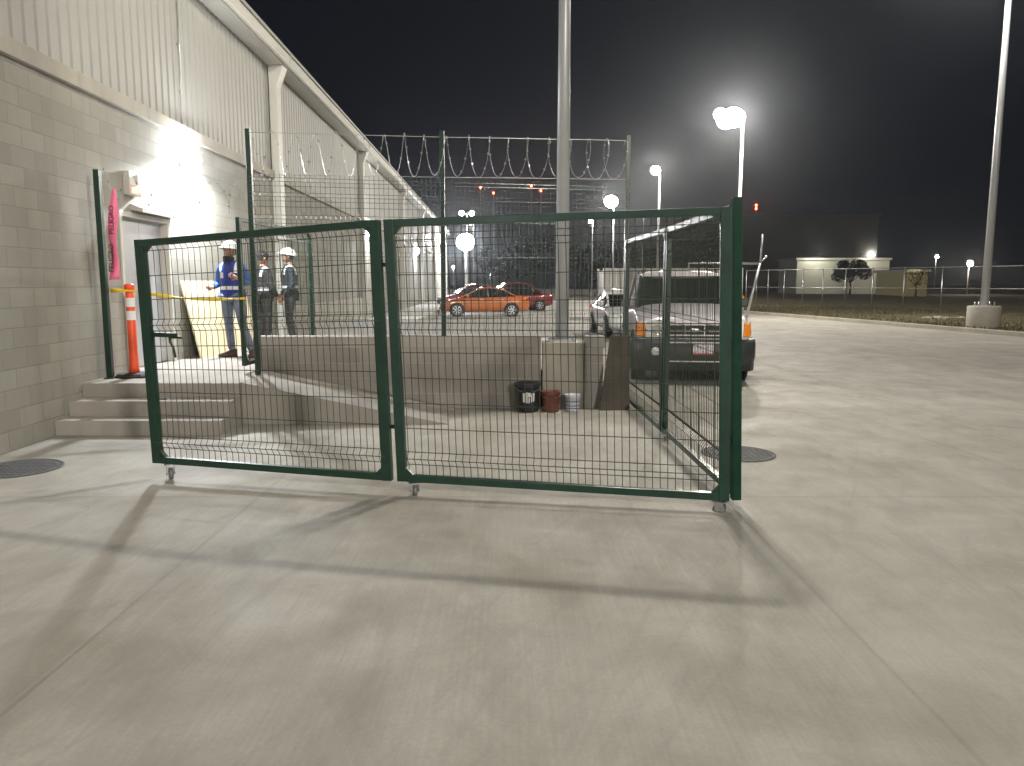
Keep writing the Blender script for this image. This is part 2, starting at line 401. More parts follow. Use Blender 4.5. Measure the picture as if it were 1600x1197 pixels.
lamp_head(pp, (.95, .38, 9.2), 0, 0, .62, .4, M['e_white'])

# ------------------------------------------------------------------ the warehouse building
B = thing('warehouse_building', (-4.95, 8, 0), 'long pale warehouse with block base, ribbed metal upper wall and white eave', 'building'); B.rotation_euler = (0, 0, BR)
Y0, Y1 = -14.0, 68.0
mb = MB(); dy0, dy1 = 1.92, 3.42   # door opening (local y)
mb.box(-.2, 0, Y0, dy0, -.05, 3.85); mb.box(-.2, 0, dy1, Y1, -.05, 3.85); mb.box(-.2, 0, dy0, dy1, 2.56, 3.85)
mb.build('block_wall', M['block'], B)
mb = MB(); mb.box(-.2, .06, Y0, Y1, 3.85, 4.03); mb.build('ledge_beam', M['beam'], B, bevel=.01)
mb = MB(); vs = []; fs = []; y = Y0; prof = []
while y < Y1: prof += [(0, y), (0, y+.12), (.016, y+.15), (.016, y+.19)]; y += .22
for k, (x, yy) in enumerate(prof): vs += [(x-.02, yy, 4.03), (x-.02, yy, 6.2)]
for i in range(len(prof)-1): fs.append((2*i, 2*i+2, 2*i+3, 2*i+1))
mb.add(vs, fs); mb.build('ribbed_siding', M['siding'], B, fix=False)
mb = MB(); mb.box(-.2, .34, Y0, Y1, 6.2, 6.23); mb.box(.30, .36, Y0, Y1, 6.232, 6.5); mb.tube([(.37, Y0, 6.26), (.37, Y1, 6.26)], .05, 10)
for yy in (3.2, 9.3, 19.8, 31, 42, 53): mb.box(.363, .385, yy, yy+.05, 6.24, 6.5)
mb.build('eave', M['trim'], B)
mb = MB(); mb.hexa([(-14, Y0, 6.5), (.4, Y0, 6.5), (.4, Y1, 6.5), (-14, Y1, 6.5), (-14, Y0, 8.0), (.4, Y0, 6.56), (.4, Y1, 6.56), (-14, Y1, 8.0)]); mb.build('roof', M['siding'], B)
for yy in (8.9, 19.6, 31.5, 42.0, 52, 62):
    mb = MB(); mb.box(.001, .17, yy, yy+.32, 0, 5.8); mb.hexa([(.001,yy,5.8),(.17,yy,5.8),(.17,yy+.32,5.8),(.001,yy+.32,5.8),(.001,yy-.02,6.198),(.32,yy-.02,6.198),(.32,yy+.34,6.198),(.001,yy+.34,6.198)]); mb.build('wall_column', M['trim'], B, bevel=.01)
mb = MB(); mb.box(-14, -.2, Y1-.2, Y1, 0, 6.5); mb.box(-.2, .05, Y1, Y1+.4, 0, 6.2); mb.build('end_wall', M['trim'], B)
mb = MB(); mb.box(.001, .09, 9.3, 19.5, .0, 1.12); mb.build('plinth', M['beam'], B, bevel=.01)
# door
mb = MB(); mb.box(-.14, -.09, dy0+.06, (dy0+dy1)/2-.003, .51, 2.5); mb.box(-.14, -.09, (dy0+dy1)/2+.003, dy1-.06, .51, 2.5); dr = mb.build('door', M['door'], B, bevel=.004)
mb = MB(); mb.box(-.09, -.03, 2.58, 2.62, 1.42, 1.56); mb.tube([(-.04,2.60,1.5),(-.04,2.48,1.5)], .012, 8); mb.build('handle', M['galv'], dr)
mb = MB(); mb.box(-.19, .02, dy0, dy0+.06, .5, 2.56); mb.box(-.19, .02, dy1-.06, dy1, .5, 2.56); mb.box(-.19, .02, dy0+.06, dy1-.06, 2.5, 2.56); mb.build('door_frame', M['trim'], B, bevel=.004)
mb = MB(); mb.hexa([(.0,dy0+.35,2.60),(.16,dy0+.35,2.57),(.16,dy1+.12,2.57),(.0,dy1+.12,2.60),(.0,dy0+.35,2.68),(.16,dy0+.35,2.62),(.16,dy1+.12,2.62),(.0,dy1+.12,2.68)]); mb.build('rain_hood', M['trim'], B)
for yy in (4.1, 20.6):
    mb = MB(); mb.tube([(.02, yy, 3.7), (.02, yy, 4.6), (.035, yy, 4.7), (.035, yy, 6.19)], .012, 8)
    for z in (3.9, 4.5, 5.2, 5.9): mb.box(.0, .036, yy-.025, yy+.025, z, z+.02)
    mb.build('lamp_conduit', M['galv'], B)
# wall lamps
def wall_lamp(ly, label, em='e_cool'):
    p = bw(0, ly); t = thing('wall_lamp', (p.x, p.y, 3.55), label, 'wall lamp', 'lamps on the warehouse wall', BR)
    m_ = MB(); m_.box(0,.05,-.17,.17,-.16,.12); m_.build('lamp_housing', M['lamphead'], t, bevel=.01)
    m_ = MB(); m_.ball((.14,0,-.02),(.11,.21,.20),0,20,12); m_.build('lit_glare_lens', M[em], t)  # lens enlarged to give the lamp its blown-out glare
    return t
WL = [(-5.9+0, 'unseen wall lamp added for fill behind the photographer, spaced like the row'), (12.1, 'glaring wall lamp above the grey door'), (28.6, 'second lit wall lamp along the warehouse, between two white columns'), (46.4, 'third lit wall lamp far along the warehouse wall'), (63.8, 'farthest lit wall lamp near the end of the warehouse')]  # first lamp is unseen, added for fill at the row spacing
for ly, lb in WL: wall_lamp(ly, lb)
# alarm box
p = bw(0, 10.45-.35); t = thing('alarm_box', (p.x, p.y, 2.78), 'small white alarm box with orange lettering above the door', 'alarm box', rz=BR)
mb = MB(); mb.box(0, .09, 0, .34, 0, .30); mb.build('box_body', M['trim'], t, bevel=.01)
mb = MB(); mb.box(.09, .095, .03, .31, .02, .12); mb.build('orange_label', mat('orange_label', (.85, .22, .05), .5), t)
mb = MB(); mb.box(.09, .12, .18, .28, .15, .27); mb.build('strobe_lens', M['lens'], t, bevel=.01)

# ------------------------------------------------------------------ welded wire mesh
def lerp(a, b, t): return a + (b-a)*t
def mesh_panel(mb, P, dv=.055, rows=None, folds=((.1,), ), r=.0029, depth=.035, H_=None):
    """P = BL, BR, TR, TL. straight verticals with V folds and horizontal wires"""
    BL, BRr, TR, TL = [Vector(p) for p in P]
    n = (BRr-BL).cross(TL-BL).normalized(); L = (BRr-BL).length; Hh = ((TL-BL).length+(TR-BRr).length)/2
    fv = [f/Hh for f in folds]; w = .05/Hh
    def pt(s, t):
        q = lerp(lerp(BL, BRr, s), lerp(TL, TR, s), t); off = 0
        for f in fv:
            d = abs(t-f)
            if d < w: off = depth*(1-d/w)
        return q + n*off
    ts = sorted(set([0, 1] + [f+k*w for f in fv for k in (-1, 0, 1) if 0 <= f+k*w <= 1]))
    for i in range(1, int(L/dv)+1):
        s_ = i*dv/L
        if s_ >= 1: break
        mb.tube([pt(s_, t) for t in ts], r, 4, caps=False, smooth=False)
    hz = set()
    for f in fv: hz |= {round(f-w, 4), round(f, 4), round(f+w, 4)}
    z = .1
    for q in [k*.2/Hh for k in range(1, int(Hh/.2)+1)]:
        if all(abs(q-f) > w*1.9 for f in fv): hz.add(q)
    for t in sorted(hz):
        if 0 < t < 1: mb.tube([pt(0, t)+n*.003, pt(1, t)+n*.003], r*1.1, 4, caps=False, smooth=False)
def caster(par, loc, rz=0):
    m_ = MB(); m_.box(-.045, .045, -.04, .04, -.008, 0); m_.box(-.028, -.022, -.025, .03, -.075, -.008); m_.box(.022, .028, -.025, .03, -.075, -.008)
    m_.lathe([(.008,-.032), (.008,.032)], 8, c=(0,.012,-.07), axis='x')
    o = m_.build('caster', M['galv'], par, loc=loc); o.rotation_euler = (0, 0, rz); o.scale = (1.12, 1.12, max(1, Vector(loc).z/.1085))
    m_ = MB(); m_.lathe([(.03,-.016),(.04,-.013),(.04,.013),(.03,.016)], 20, c=(0,.012,-.07), axis='x'); m_.build('wheel', M['wheelgrey'], o)
M['wheelgrey'] = mat('grey_caster_wheel', (.16, .16, .17), .45, .2)
def gate(name, P, label, cat, group=None, w=.05, wp=.055, folds=(.16, 1.18, 1.86), brackets=True, dv=.055):
    BL, BRr, TR, TL = [Vector(p) for p in P]; o0 = Vector((BL.x, BL.y, 0))
    t = thing(name, o0, label, cat, group); q = [p-o0 for p in (BL, BRr, TR, TL)]
    ax = (q[1]-q[0]).normalized(); upn = (q[3]-q[0]).normalized(); nn = ax.cross(upn).normalized()
    m_ = MB(); hw = w/2
    m_.bar(q[0]-upn*hw, q[3]+upn*hw, wp, w, up=nn); m_.bar(q[1]-upn*hw, q[2]+upn*hw, wp, w, up=nn)
    m_.bar(q[0]+ax*wp/2, q[1]-ax*wp/2, w, w-.002, up=nn); m_.bar(q[3]+ax*wp/2, q[2]-ax*wp/2, w, w-.002, up=nn)
    m_.build('frame', M['green'], t, bevel=.004)
    m_ = MB(); mesh_panel(m_, [q[0]+nn*-.01, q[1]+nn*-.01, q[2]+nn*-.01, q[3]+nn*-.01], folds=folds, dv=dv); m_.build('wire_mesh', M['wire'], t, fix=False)
    if brackets:
        for c, a, b in ((q[0], ax, upn), (q[1], -ax, upn), (q[2], -ax, -upn), (q[3], ax, -upn)):
            m_ = MB(); e = nn*-.027
            pts = [c, c+a*.085, c+b*.085]; m_.add([p+e for p in pts]+[p+e-nn*.004 for p in pts], [(0,1,2),(5,4,3),(0,3,4,1),(1,4,5,2),(2,5,3,0)])
            pts = [c+a*.02+b*.02, c+a*.1+b*.02, c+a*.02+b*.1]; m_.add([p+nn*.02 for p in pts]+[p+nn*-.02 for p in pts], [(0,1,2),(5,4,3),(0,3,4,1),(1,4,5,2),(2,5,3,0)])
            m_.build('corner_plate', M['green'], t)
    return t, q, ax, upn, nn
gl = [at(247, 718, 6.38), at(606, 745, 5.88), at(586, 350, 5.88), at(219, 380, 6.38)]
t, q, ax, upn, nn = gate('gate_leaf', gl, 'left leaf of the green mesh gate, carrying the slide bolt, hung toward the stairs', 'gate', 'green mesh gate leaves on casters', w=.055, wp=.078)
caster(t, q[0]+ax*.12+Vector((0,0,-.025)), .5)
# slide bolt
k = q[0]+upn*1.06
m_ = MB(); m_.bar(k+ax*.02-nn*.03, k+ax*.24-nn*.03, .035, .045, up=nn); m_.bar(k+ax*.2-nn*.03-upn*.02, k+ax*.30-nn*.03-upn*.02, .016, .016, up=nn)
m_.tube([k+ax*.17-nn*.05, k+ax*.17-nn*.05-upn*.06, k+ax*.20-nn*.05-upn*.11, k+ax*.21-nn*.05-upn*.19], .011, 8); m_.build('slide_bolt', M['green'], t)
m_ = MB(); k = q[0]+upn*.52; m_.bar(k-nn*.02, k+ax*.11-nn*.02, .012, .012, up=nn); m_.build('stop_pin', M['green'], t)
gr = [at(629, 746, 5.86), at(1131, 776, 5.42), at(1134, 330, 5.42), at(608, 349, 5.86)]
t, q, ax, upn, nn = gate('gate_leaf', gr, 'right leaf of the green mesh gate, meeting the corner post by the parked silver truck', 'gate', 'green mesh gate leaves on casters', w=.055, wp=.074)
caster(t, q[0]+ax*.10+Vector((0,0,-.03)), .3); caster(t, q[1]-ax*.02+Vector((0,0,-.03)), .9)
for kk in (.35, 1.6):
    m_ = MB(); a_ = q[0]+upn*kk-ax*.035-nn*.03; m_.tube([a_, a_+upn*.09], .012, 8); m_.bar(a_-ax*.05+upn*.045, a_+ax*.05+upn*.045, .03, .006, up=nn); m_.build('hinge', M['green'], t)
# side panels running back on the right
SX = 1.655
s1 = [Vector((SX, 5.66, .10)), Vector((SX-.04, 8.02, .11)), Vector((SX-.04, 8.02, 2.19)), Vector((SX-.07, 5.66, 2.18))]
t, q, ax, upn, nn = gate('side_fence', s1, 'nearer green mesh panel running straight back from the corner post', 'fence panel', 'green mesh side panels', w=.055, folds=(.2, 1.2, 1.9))
caster(t, q[1]-ax*.06+Vector((0,0,-.03)), .2)
m_ = MB(); m_.bar((.012,-.095,.05), (-.065,-.095,2.25), .068, .07, up=(0,1,0)); m_.build('corner_post', M['green_matt'], t, bevel=.006)
m_ = MB(); m_.lathe([(.012,.0),(.012,.06)], 8, c=(-.1,-.09,.5), axis='x'); m_.build('lock_pin', M['galv'], t)
s2 = [Vector((SX-.045, 8.10, .10)), Vector((SX-.09, 10.55, .10)), Vector((SX-.09, 10.55, 2.2)), Vector((SX-.045, 8.10, 2.19))]
t, q, ax, upn, nn = gate('side_fence', s2, 'farther green mesh panel running back to the dark leaning board', 'fence panel', 'green mesh side panels', w=.055, folds=(.2, 1.2, 1.9))
# open door leaf on the platform
s3 = [Vector((-3.43, 9.8, .62)), Vector((-3.24, 12.5, .62)), Vector((-3.24, 12.5, 2.44)), Vector((-3.43, 9.8, 2.44))]
gate('gate_leaf', s3, 'opened mesh leaf swung back from the tall post beside the men in helmets', 'gate', w=.05, folds=(.16, 1.0, 1.7))

# posts + upper fence + razor wire
fe = thing('wire_fence', (-3.2, 9.72, 0), 'tall green mesh fence standing along the low wall, topped with razor wire', 'fence')
FP = [Vector((-3.20, 9.62, .38)), Vector((-.90, 10.16, .94)), Vector((1.57, 10.68, .02))]
FT = [3.50, 3.58, 3.62]
o0 = Vector((-3.2, 9.72, 0))
for p, zt in zip(FP, FT):
    m_ = MB(); m_.box(p.x-.03-o0.x, p.x+.03-o0.x, p.y-.03-o0.y, p.y+.03-o0.y, p.z, zt); m_.build('post', M['green'], fe, bevel=.004)
for i in (0, 1):
    a, b = FP[i], FP[i+1]; d = Vector((0, -.035, 0))
    m_ = MB(); P = [Vector((a.x, a.y, .98)), Vector((b.x, b.y, .98)), Vector((b.x, b.y, 2.98)), Vector((a.x, a.y, 2.98))]
    P = [p+d+Vector((0,.0,0))-o0 for p in P]; mesh_panel(m_, P, folds=(.25, 1.0, 1.45, 1.72, 1.9), dv=.06, r=.0026); m_.build('wire_panel', M['wiregrey'] if 'wiregrey' in M else M.setdefault('wiregrey', mat('grey_green_wire', (.13, .16, .15), .35, .5)), fe, fix=False)
# post against the building
p1 = Vector((-4.88, 9.27, .5))
m_ = MB(); m_.box(-.033, .033, -.033, .033, 0, 2.47); m_.box(-.06, .06, -.06, .06, 0, .012); tag(m_.build('fence_post', M['green'], loc=p1, bevel=.004), 'short dark green post standing against the block wall left of the orange delineator', 'post')
def coil(name, pts, R, pitch, label, rr=.0026, barb=True, squash=1.0, ph0=0):
    m_ = MB(); o = Vector(pts[0]); 
    L = [0]
    for i in range(len(pts)-1): L.append(L[-1]+(Vector(pts[i+1])-Vector(pts[i])).length)
    n = int(L[-1]/pitch*26); path = []
    for k in range(n+1):
        s_ = L[-1]*k/n; i = max(j for j in range(len(L)-1) if L[j] <= s_+1e-9); a, b = Vector(pts[i]), Vector(pts[i+1]); d = (b-a).normalized()
        c = a + d*(s_-L[i]); side = Vector((-d.y, d.x, 0)).normalized(); an = 2*PI*s_/pitch + ph0
        wob = 1 + .05*math.sin(s_*7.3)
        path.append(c + side*math.sin(an)*R*wob*squash + Vector((0,0,1))*math.cos(an)*R*wob + d*.02*math.sin(s_*5) - o)
    m_.tube(path, rr, 5, caps=False)
    for k in range(3, len(path)-1, 3):
        d = (path[k+1]-path[k-1]).normalized(); e = d.cross(Vector((.3,.5,.8))).normalized()*.016
        m_.add([path[k]-d*.011+e, path[k]+d*.011-e, path[k]+d*.014+e*1.1], [(0,1,2)]); m_.add([path[k]-d*.011-e, path[k]+d*.011+e, path[k]-d*.016-e*.8], [(0,1,2)])
    return tag(m_.build(name, M['wiregalv'], loc=o, fix=False), label, 'razor wire', 'razor wire coils')
coil('razor_wire', [(FP[0].x, FP[0].y, 3.22), (FP[1].x, FP[1].y, 3.27), (FP[2].x, FP[2].y, 3.3)], .255, .27, 'long razor wire coil stretched across the top of the tall mesh fence')
coil('razor_wire', [(p1.x+.02, p1.y, 2.86), (-4.1, 9.6, 2.62), (FP[0].x, FP[0].y, 2.72)], .2, .33, 'sagging razor wire coil in front of the glaring wall lamp and door', squash=1.0)
for z0, z1, lb in ((2.96, 3.04, 'lower straight wire tied under the long razor coil'), (3.46, 3.55, 'upper straight wire tied over the long razor coil')):
    m_ = MB(); m_.tube([(FP[0].x,FP[0].y,z0), (FP[1].x,FP[1].y,z0+.04), (FP[2].x,FP[2].y,z1)], .0035, 5, caps=False)
    tag(m_.build('tension_wire', M['wiregalv']), lb, 'wire', 'straight wires along the razor coil')

# ------------------------------------------------------------------ tapes, delineator, boards, buckets
t = thing('delineator_post', (-4.66, 9.42, .5), 'orange traffic delineator with two white bands standing on the platform edge', 'traffic delineator')
mb = MB(); mb.lathe([(.23, 0), (.23, .02), (.20, .045), (.08, .055)], 8, smooth=False); mb.build('rubber_base', M['black'], t)
mb = MB(); mb.lathe([(.062,.056),(.056,.12),(.052,.3),(.05,1.02),(.046,1.03),(.046,1.06),(.06,1.065),(.06,1.12),(.04,1.14)], 20); mb.build('tube', M['delin'], t)
for z in (.70, .86):
    mb = MB(); mb.lathe([(.0535, z), (.0535, z+.11)], 20, cap=False); mb.build('white_band', M['reflect'], t)
def ribbon(name, pts, w, m_, label, cat, wdir=None, text=None):
    mb_ = MB(); n = len(pts); vs = []; fs = []; o = Vector(pts[0])
    for i, p in enumerate(pts):
        p = Vector(p)-o; a = wdir(i/(n-1)) if wdir else Vector((0,0,1)); vs += [p-a*w/2, p+a*w/2]
    for i in range(n-1): fs.append((2*i, 2*i+1, 2*i+3, 2*i+2))
    mb_.add(vs, fs, 0, True); ob = mb_.build(name, m_, loc=o, fix=False); s_ = ob.modifiers.new('s', 'SOLIDIFY'); s_.thickness = .002
    return tag(ob, label, cat)
def txt(body, size, mater, par, M4, name='lettering'):
    cu = bpy.data.curves.new(name, 'FONT'); cu.body = body; cu.size = size; cu.align_x = 'CENTER'; cu.align_y = 'CENTER'; cu.extrude = .0008
    tmp = bpy.data.objects.new('t', cu); C.objects.link(tmp); dg = bpy.context.evaluated_depsgraph_get(); me = bpy.data.meshes.new_from_object(tmp.evaluated_get(dg))
    bpy.data.objects.remove(tmp); me.transform(M4); me.materials.clear(); me.materials.append(mater)
    o = bpy.data.objects.new(name, me); C.objects.link(o); o.parent = par; return o
top = Vector((-4.66, 9.2, 2.74)); n = 22; pts = []
for i in range(n+1):
    f = i/n; pts.append((top.x - .07*f + .012*math.sin(f*9), top.y - .02*math.sin(f*6), top.z - 1.05*f))
pk = ribbon('warning_tape', pts, .11, M['pink'], 'pink warning tape hanging from the razor wire beside the dark green post', 'tape', wdir=lambda f: Vector((math.cos(.5*math.sin(f*7)), math.sin(.5*math.sin(f*7)), .1)).normalized() * (.35+.65*min(1, f*3.5)))
for zz, sz, bd in ((.36, .085, 'PELIGRO'), (.80, .085, 'PELIGRO')):
    R_ = Matrix.Translation((-.067*zz, -.05, -zz)) @ Matrix.Rotation(-PI/2 + .05, 4, 'Y') @ Matrix.Rotation(PI/2, 4, 'X')
    txt(bd, sz, M['ink'], pk, R_)
# yellow tape from the delineator to the tall post
pts = [(-4.86 + .0, 9.36, 1.56)] + [(-4.66+.06*math.cos(a), 9.42-.075+.0, 1.555) for a in (2.4, 1.2, .2)]
b = Vector((-3.31, 9.60, 1.46)); a = Vector((-4.60, 9.36, 1.555))
for i in range(1, 15):
    f = i/14; p = a.lerp(b, f); p.z -= .05*math.sin(f*PI); pts.append(p)
ribbon('barrier_tape', pts, .055, M['yellow'], 'yellow barrier tape tied from the orange delineator to the tall green post', 'tape', wdir=lambda f: Vector((0, .75*math.sin(f*16), .75+.25*math.cos(f*21))).normalized()*(.7+.3*math.cos(f*17)))
# cream board against the building
t = thing('leaning_board', (-4.95, 11.75, .5), 'large cream plywood sheet leaning on the block wall behind the man in blue', 'board', rz=BR)
mb = MB(); mb.hexa([(.16,0,0),(.185,0,0),(.185,2.9,0),(.16,2.9,0),(-.11,0,1.2),(-.085,0,1.2),(-.085,2.9,1.2),(-.11,2.9,1.2)]); mb.build('sheet', M['ply'], t)
# dark board at the end of the low wall
t = thing('leaning_board', (1.2, 10.0, 0), 'dark brown weathered board leaning on the end of the low block wall', 'board')
mb = MB(); mb.hexa([(-.06,-.13,0),(.33,-.10,0),(.33,-.07,0),(-.06,-.10,0),(.08,.0,.965),(.33,.0,.965),(.33,.03,.965),(.08,.03,.965)]); mb.build('sheet', M['brownboard'], t, bevel=.004)
# buckets
def bucket(x, y, r, h, m_, label, rim=None, handle=True):
    t = thing('bucket', (x, y, 0), label, 'bucket', 'buckets by the low wall')
    b_ = MB(); b_.lathe([(r*.82,0),(r*.84,.01),(r*.97,h*.86),(r*1.03,h*.865),(r*1.03,h*.9),(r*1.0,h*.905),(r*1.0,h*.96),(r*1.06,h*.965),(r*1.06,h),(r*.97,h),(r*.95,h*.8),(r*.8,.02),(.001,.02)], 28, cap=False)
    b_.add([(r*.82*math.cos(2*PI*k/28), r*.82*math.sin(2*PI*k/28), 0) for k in range(28)], [tuple(range(27,-1,-1))]); b_.build('pail', m_, t)
    if handle:
        b_ = MB(); b_.tube([(r*1.05*math.cos(a), -r*.15-r*.75*math.sin(a), h*.9-.02*math.sin(a)-r*.3*math.sin(a)) for a in [PI*k/14 for k in range(15)]], .003, 6); b_.build('bail_handle', M['galv'], t)
    return t
M['bk1'] = mat('black_bucket_plastic', (.03, .032, .04), .45, var=.25, vscale=8)
M['bk2'] = mat('brown_bucket_plastic', (.17, .055, .04), .5, var=.15, vscale=6)
M['bk3'] = mat('white_pail_plastic', (.62, .64, .7), .45, var=.05)
M['blue'] = mat('blue_band', (.05, .08, .3), .5)
t = bucket(.205, 9.87, .165, .37, M['bk1'], 'large black bucket with a worn white label, beside the brown bucket')
# worn label: irregular pale patches on the front
b_ = MB()
for (a0, a1, z0, z1) in ((-115,-100,.13,.25),(-98,-92,.12,.26),(-90,-78,.20,.255),(-88,-82,.12,.19),(-76,-70,.13,.24),(-68,-58,.14,.25)):
    vs = []; 
    for k in range(5):
        a = math.radians(a0+(a1-a0)*k/4)
        for z in (z0, z1): rr = .165*(.84+.13*z/.32)+.0035; vs.append((rr*math.cos(a), rr*math.sin(a), z+.006*math.sin(k*2.3)))
    b_.add(vs, [(2*k, 2*k+2, 2*k+3, 2*k+1) for k in range(4)])
b_.build('worn_label', M['reflect'], t, fix=False)
bucket(.50, 9.84, .125, .265, M['bk2'], 'reddish brown plastic bucket standing between the black bucket and the white pail')
t = bucket(.785, 9.86, .1, .215, M['bk3'], 'small white pail with two blue stripes in front of the pole pedestal')
for z in (.07, .125):
    b_ = MB(); rr = .1*(.84+.13*z/.185)+.002; b_.lathe([(rr, z), (rr+.001, z+.012)], 28, cap=False); b_.build('blue_stripe', M['blue'], t)

# manhole covers
for (x, y, r, lb) in ((2.2, 7.32, .35, 'round iron manhole cover in the yard just right of the corner post'), (-4.42, 6.72, .36, 'round iron manhole cover beside the foot of the block wall')):
    t = thing('manhole_cover', (x, y, .004), lb, 'manhole cover', 'manhole covers in the yard')
    mb = MB(); mb.lathe([(r, 0), (r, .006), (r*.93, .006), (r*.93, .0)], 40, cap=False); mb.build('ring_frame', M['galvd'] if 'galvd' in M else M.setdefault('galvd', mat('worn_iron_ring', (.11,.11,.11), .75, .1)), t)
    mb = MB(); mb.lathe([(r*.915, 0), (r*.915, .004)], 40)
    g_ = .055; k = int(r/g_)
    for i in range(-k, k+1):
        for j in range(-k, k+1):
            cx, cy = i*g_, j*g_
            if math.hypot(cx, cy) < r*.86: mb.box(cx-.019, cx+.019, cy-.019, cy+.019, .004, .0075)
    mb.build('iron_lid', M['cover'], t)

# ------------------------------------------------------------------ vehicles
def loft(mb_, secs, m=0, smooth=True, close_ends=True):
    n = len(secs[0]); vs = [p for s_ in secs for p in s_]; fs = []
    for i in range(len(secs)-1):
        for k in range(n-1): fs.append((i*n+k, i*n+k+1, (i+1)*n+k+1, (i+1)*n+k))
        fs.append((i*n+n-1, i*n, (i+1)*n, (i+1)*n+n-1))
    mb_.add(vs, fs, m, smooth)
    if close_ends: mb_.add(secs[0], [tuple(range(n))], m); mb_.add(secs[-1], [tuple(range(n-1,-1,-1))], m)
def car(label, paint, loc, rz, L=4.5, W=1.74, Hh=1.47, group='cars parked in the yard', kind='sedan', cat='car'):
    """front toward -y, origin at centre on the ground"""
    t = thing('parked_car', loc, label, cat, group, rz); h = W/2
    # stations along y: (y, zlow, zdeck, halfwidth)
    S = [(-L/2, .34, .60, h*.74), (-L/2+.10, .24, .70, h*.88), (-L/2+.45, .2, .80, h*.97), (-L/2+.95, .19, .90, h), (-L/2+1.3, .19, .96, h), (-.1, .18, .97, h), (L/2-1.2, .19, .99, h), (L/2-.6, .22, 1.02, h*.98), (L/2-.12, .28, 1.0, h*.92), (L/2, .38, .86, h*.8)]
    secs = []
    for y, zl, zd, w in S:
        half = [(w*.86, zl), (w*.98, zl+.12), (w, (zl+zd)/2+.05), (w*.985, zd-.12), (w*.93, zd-.02), (w*.6, zd+.015)]
        ring = [(x, y, z) for x, z in half] + [(-x, y, z) for x, z in reversed(half)]; secs.append(ring)
    b_ = MB(); loft(b_, secs); body = b_.build('body', paint, t); 
    sb = body.modifiers.new('s', 'SUBSURF'); sb.levels = sb.render_levels = 1
    # greenhouse: dark glass volume
    G_ = [(-L/2+1.12, .95, .80), (-L/2+1.85, 1.33, .70), (-L/2+2.3, 1.41, .68), (.35, 1.42, .67), (.95, 1.33, .66), (L/2-.72, 1.02, .62)]
    _yz = smooth_line([(a_[0], a_[1]) for a_ in G_], 3); _w = smooth_line([(a_[0], a_[2]) for a_ in G_], 3); Gd = [(p_[0], p_[1], w_[1]) for p_, w_ in zip(_yz, _w)]; nd_ = len(Gd)-1
    sc = (Hh-.03)/1.42
    secs = [[(h*.9*(.94 if i in (0,nd_) else 1), y, .93), (w_*1.12*.96 if z > 1.1 else h*.84, y, min(z, 1.12)*1.0), (w_*.93, y, max(z*sc-.05, .96)), (-w_*.93, y, max(z*sc-.05, .96)), (-(w_*1.12*.96 if z > 1.1 else h*.84), y, min(z, 1.12)), (-h*.9*(.94 if i in (0,nd_) else 1), y, .93)] for i, (y, z, w_) in enumerate(Gd)]
    b_ = MB(); loft(b_, secs, smooth=False); b_.build('window_glass', M['glass'], t)
    # roof skin
    secs = []
    for y, z, w_ in Gd[3:13]:
        zt = z*sc; secs.append([(w_*.98, y, zt-.07), (w_*.95, y, zt-.02), (w_*.6, y, zt+.01), (-w_*.6, y, zt+.01), (-w_*.95, y, zt-.02), (-w_*.98, y, zt-.07)])
    b_ = MB(); loft(b_, secs); b_.build('roof', paint, t)
    for sx in (-1, 1):
        b_ = MB()
        g1, g2, g5, g6 = G_[0], G_[1], G_[4], G_[5]
        for aa, bb, ww, hh in (((sx*h*.86, g1[0]-.02, .95), (sx*g2[2]*.97, g2[0], g2[1]*sc-.05), .06, .05), ((sx*g5[2]*.97, g5[0], g5[1]*sc-.05), (sx*h*.82, g6[0]+.08, .97), .12, .05), ((sx*h*.93, .18, .95), (sx*.70, .12, 1.36*sc), .06, .02)):
            b_ = MB(); b_.bar(aa, bb, ww, hh); b_.build('pillar', paint, t, bevel=.01)
        b_ = MB(); b_.ball((sx*(h+.08), -L/2+1.42, 1.03), (.1, .07, .075)); b_.build('side_mirror', paint, t)
        for y in (-.12, .85):
            b_ = MB(); b_.box(sx*h-.012, sx*h+.018, y-.09, y+.09, .82, .845); b_.build('door_handle', M['chrome'], t, bevel=.005)
        for ys in (-.95, .15, 1.12):
            b_ = MB(); b_.box(sx*h-.006, sx*h+.0025, ys, ys+.008, .3, .93); b_.build('door_seam', M['black'], t)
        b_ = MB(); b_.ball((sx*h*.74, -L/2+.2, .68), (.2, .16, .085)); b_.build('headlight', M['lens'], t)
        b_ = MB(); b_.ball((sx*h*.76, L/2-.12, .85), (.17, .12, .09)); b_.build('tail_light', M['redlens'], t)
        for y in (-L/2+.88, L/2-.92):
            b_ = MB(); b_.lathe([(.37, -.0), (.37, .02)], 28, c=(sx*(h-.004) if sx > 0 else -h-.016, y, .33), axis='x'); b_.build('wheel_arch', M['black'], t)
            b_ = MB(); b_.lathe([(.22,-.10),(.30,-.10),(.315,-.07),(.315,.07),(.30,.1),(.22,.1)], 28, c=(sx*(h-.06), y, .315), axis='x'); w_ = b_.build('wheel', M['black'], t)
            b_ = MB(); x0 = sx*(h+.045)
            for k in range(7):
                a = 2*PI*k/7; b_.bar((x0, y+.03*math.cos(a), .315+.03*math.sin(a)), (x0, y+.215*math.cos(a), .315+.215*math.sin(a)), .05, .012, up=(1,0,0))
            b_.lathe([(.2,-.012),(.225,-.012),(.225,.012),(.2,.012)], 24, c=(x0,y,.315), axis='x', cap=False); b_.build('rim', M['rim'], w_)
    b_ = MB(); b_.box(-h*.62, h*.62, -L/2-.012, -L/2+.1, .36, .46); b_.build('grille', M['plastic'], t, bevel=.02)
    return t
oc = at(768, 494, z=0)
car('bright orange sedan parked side-on beyond the low wall', M['orange_car'], (oc.x-.35, 38.9, 0), -PI/2+.03)
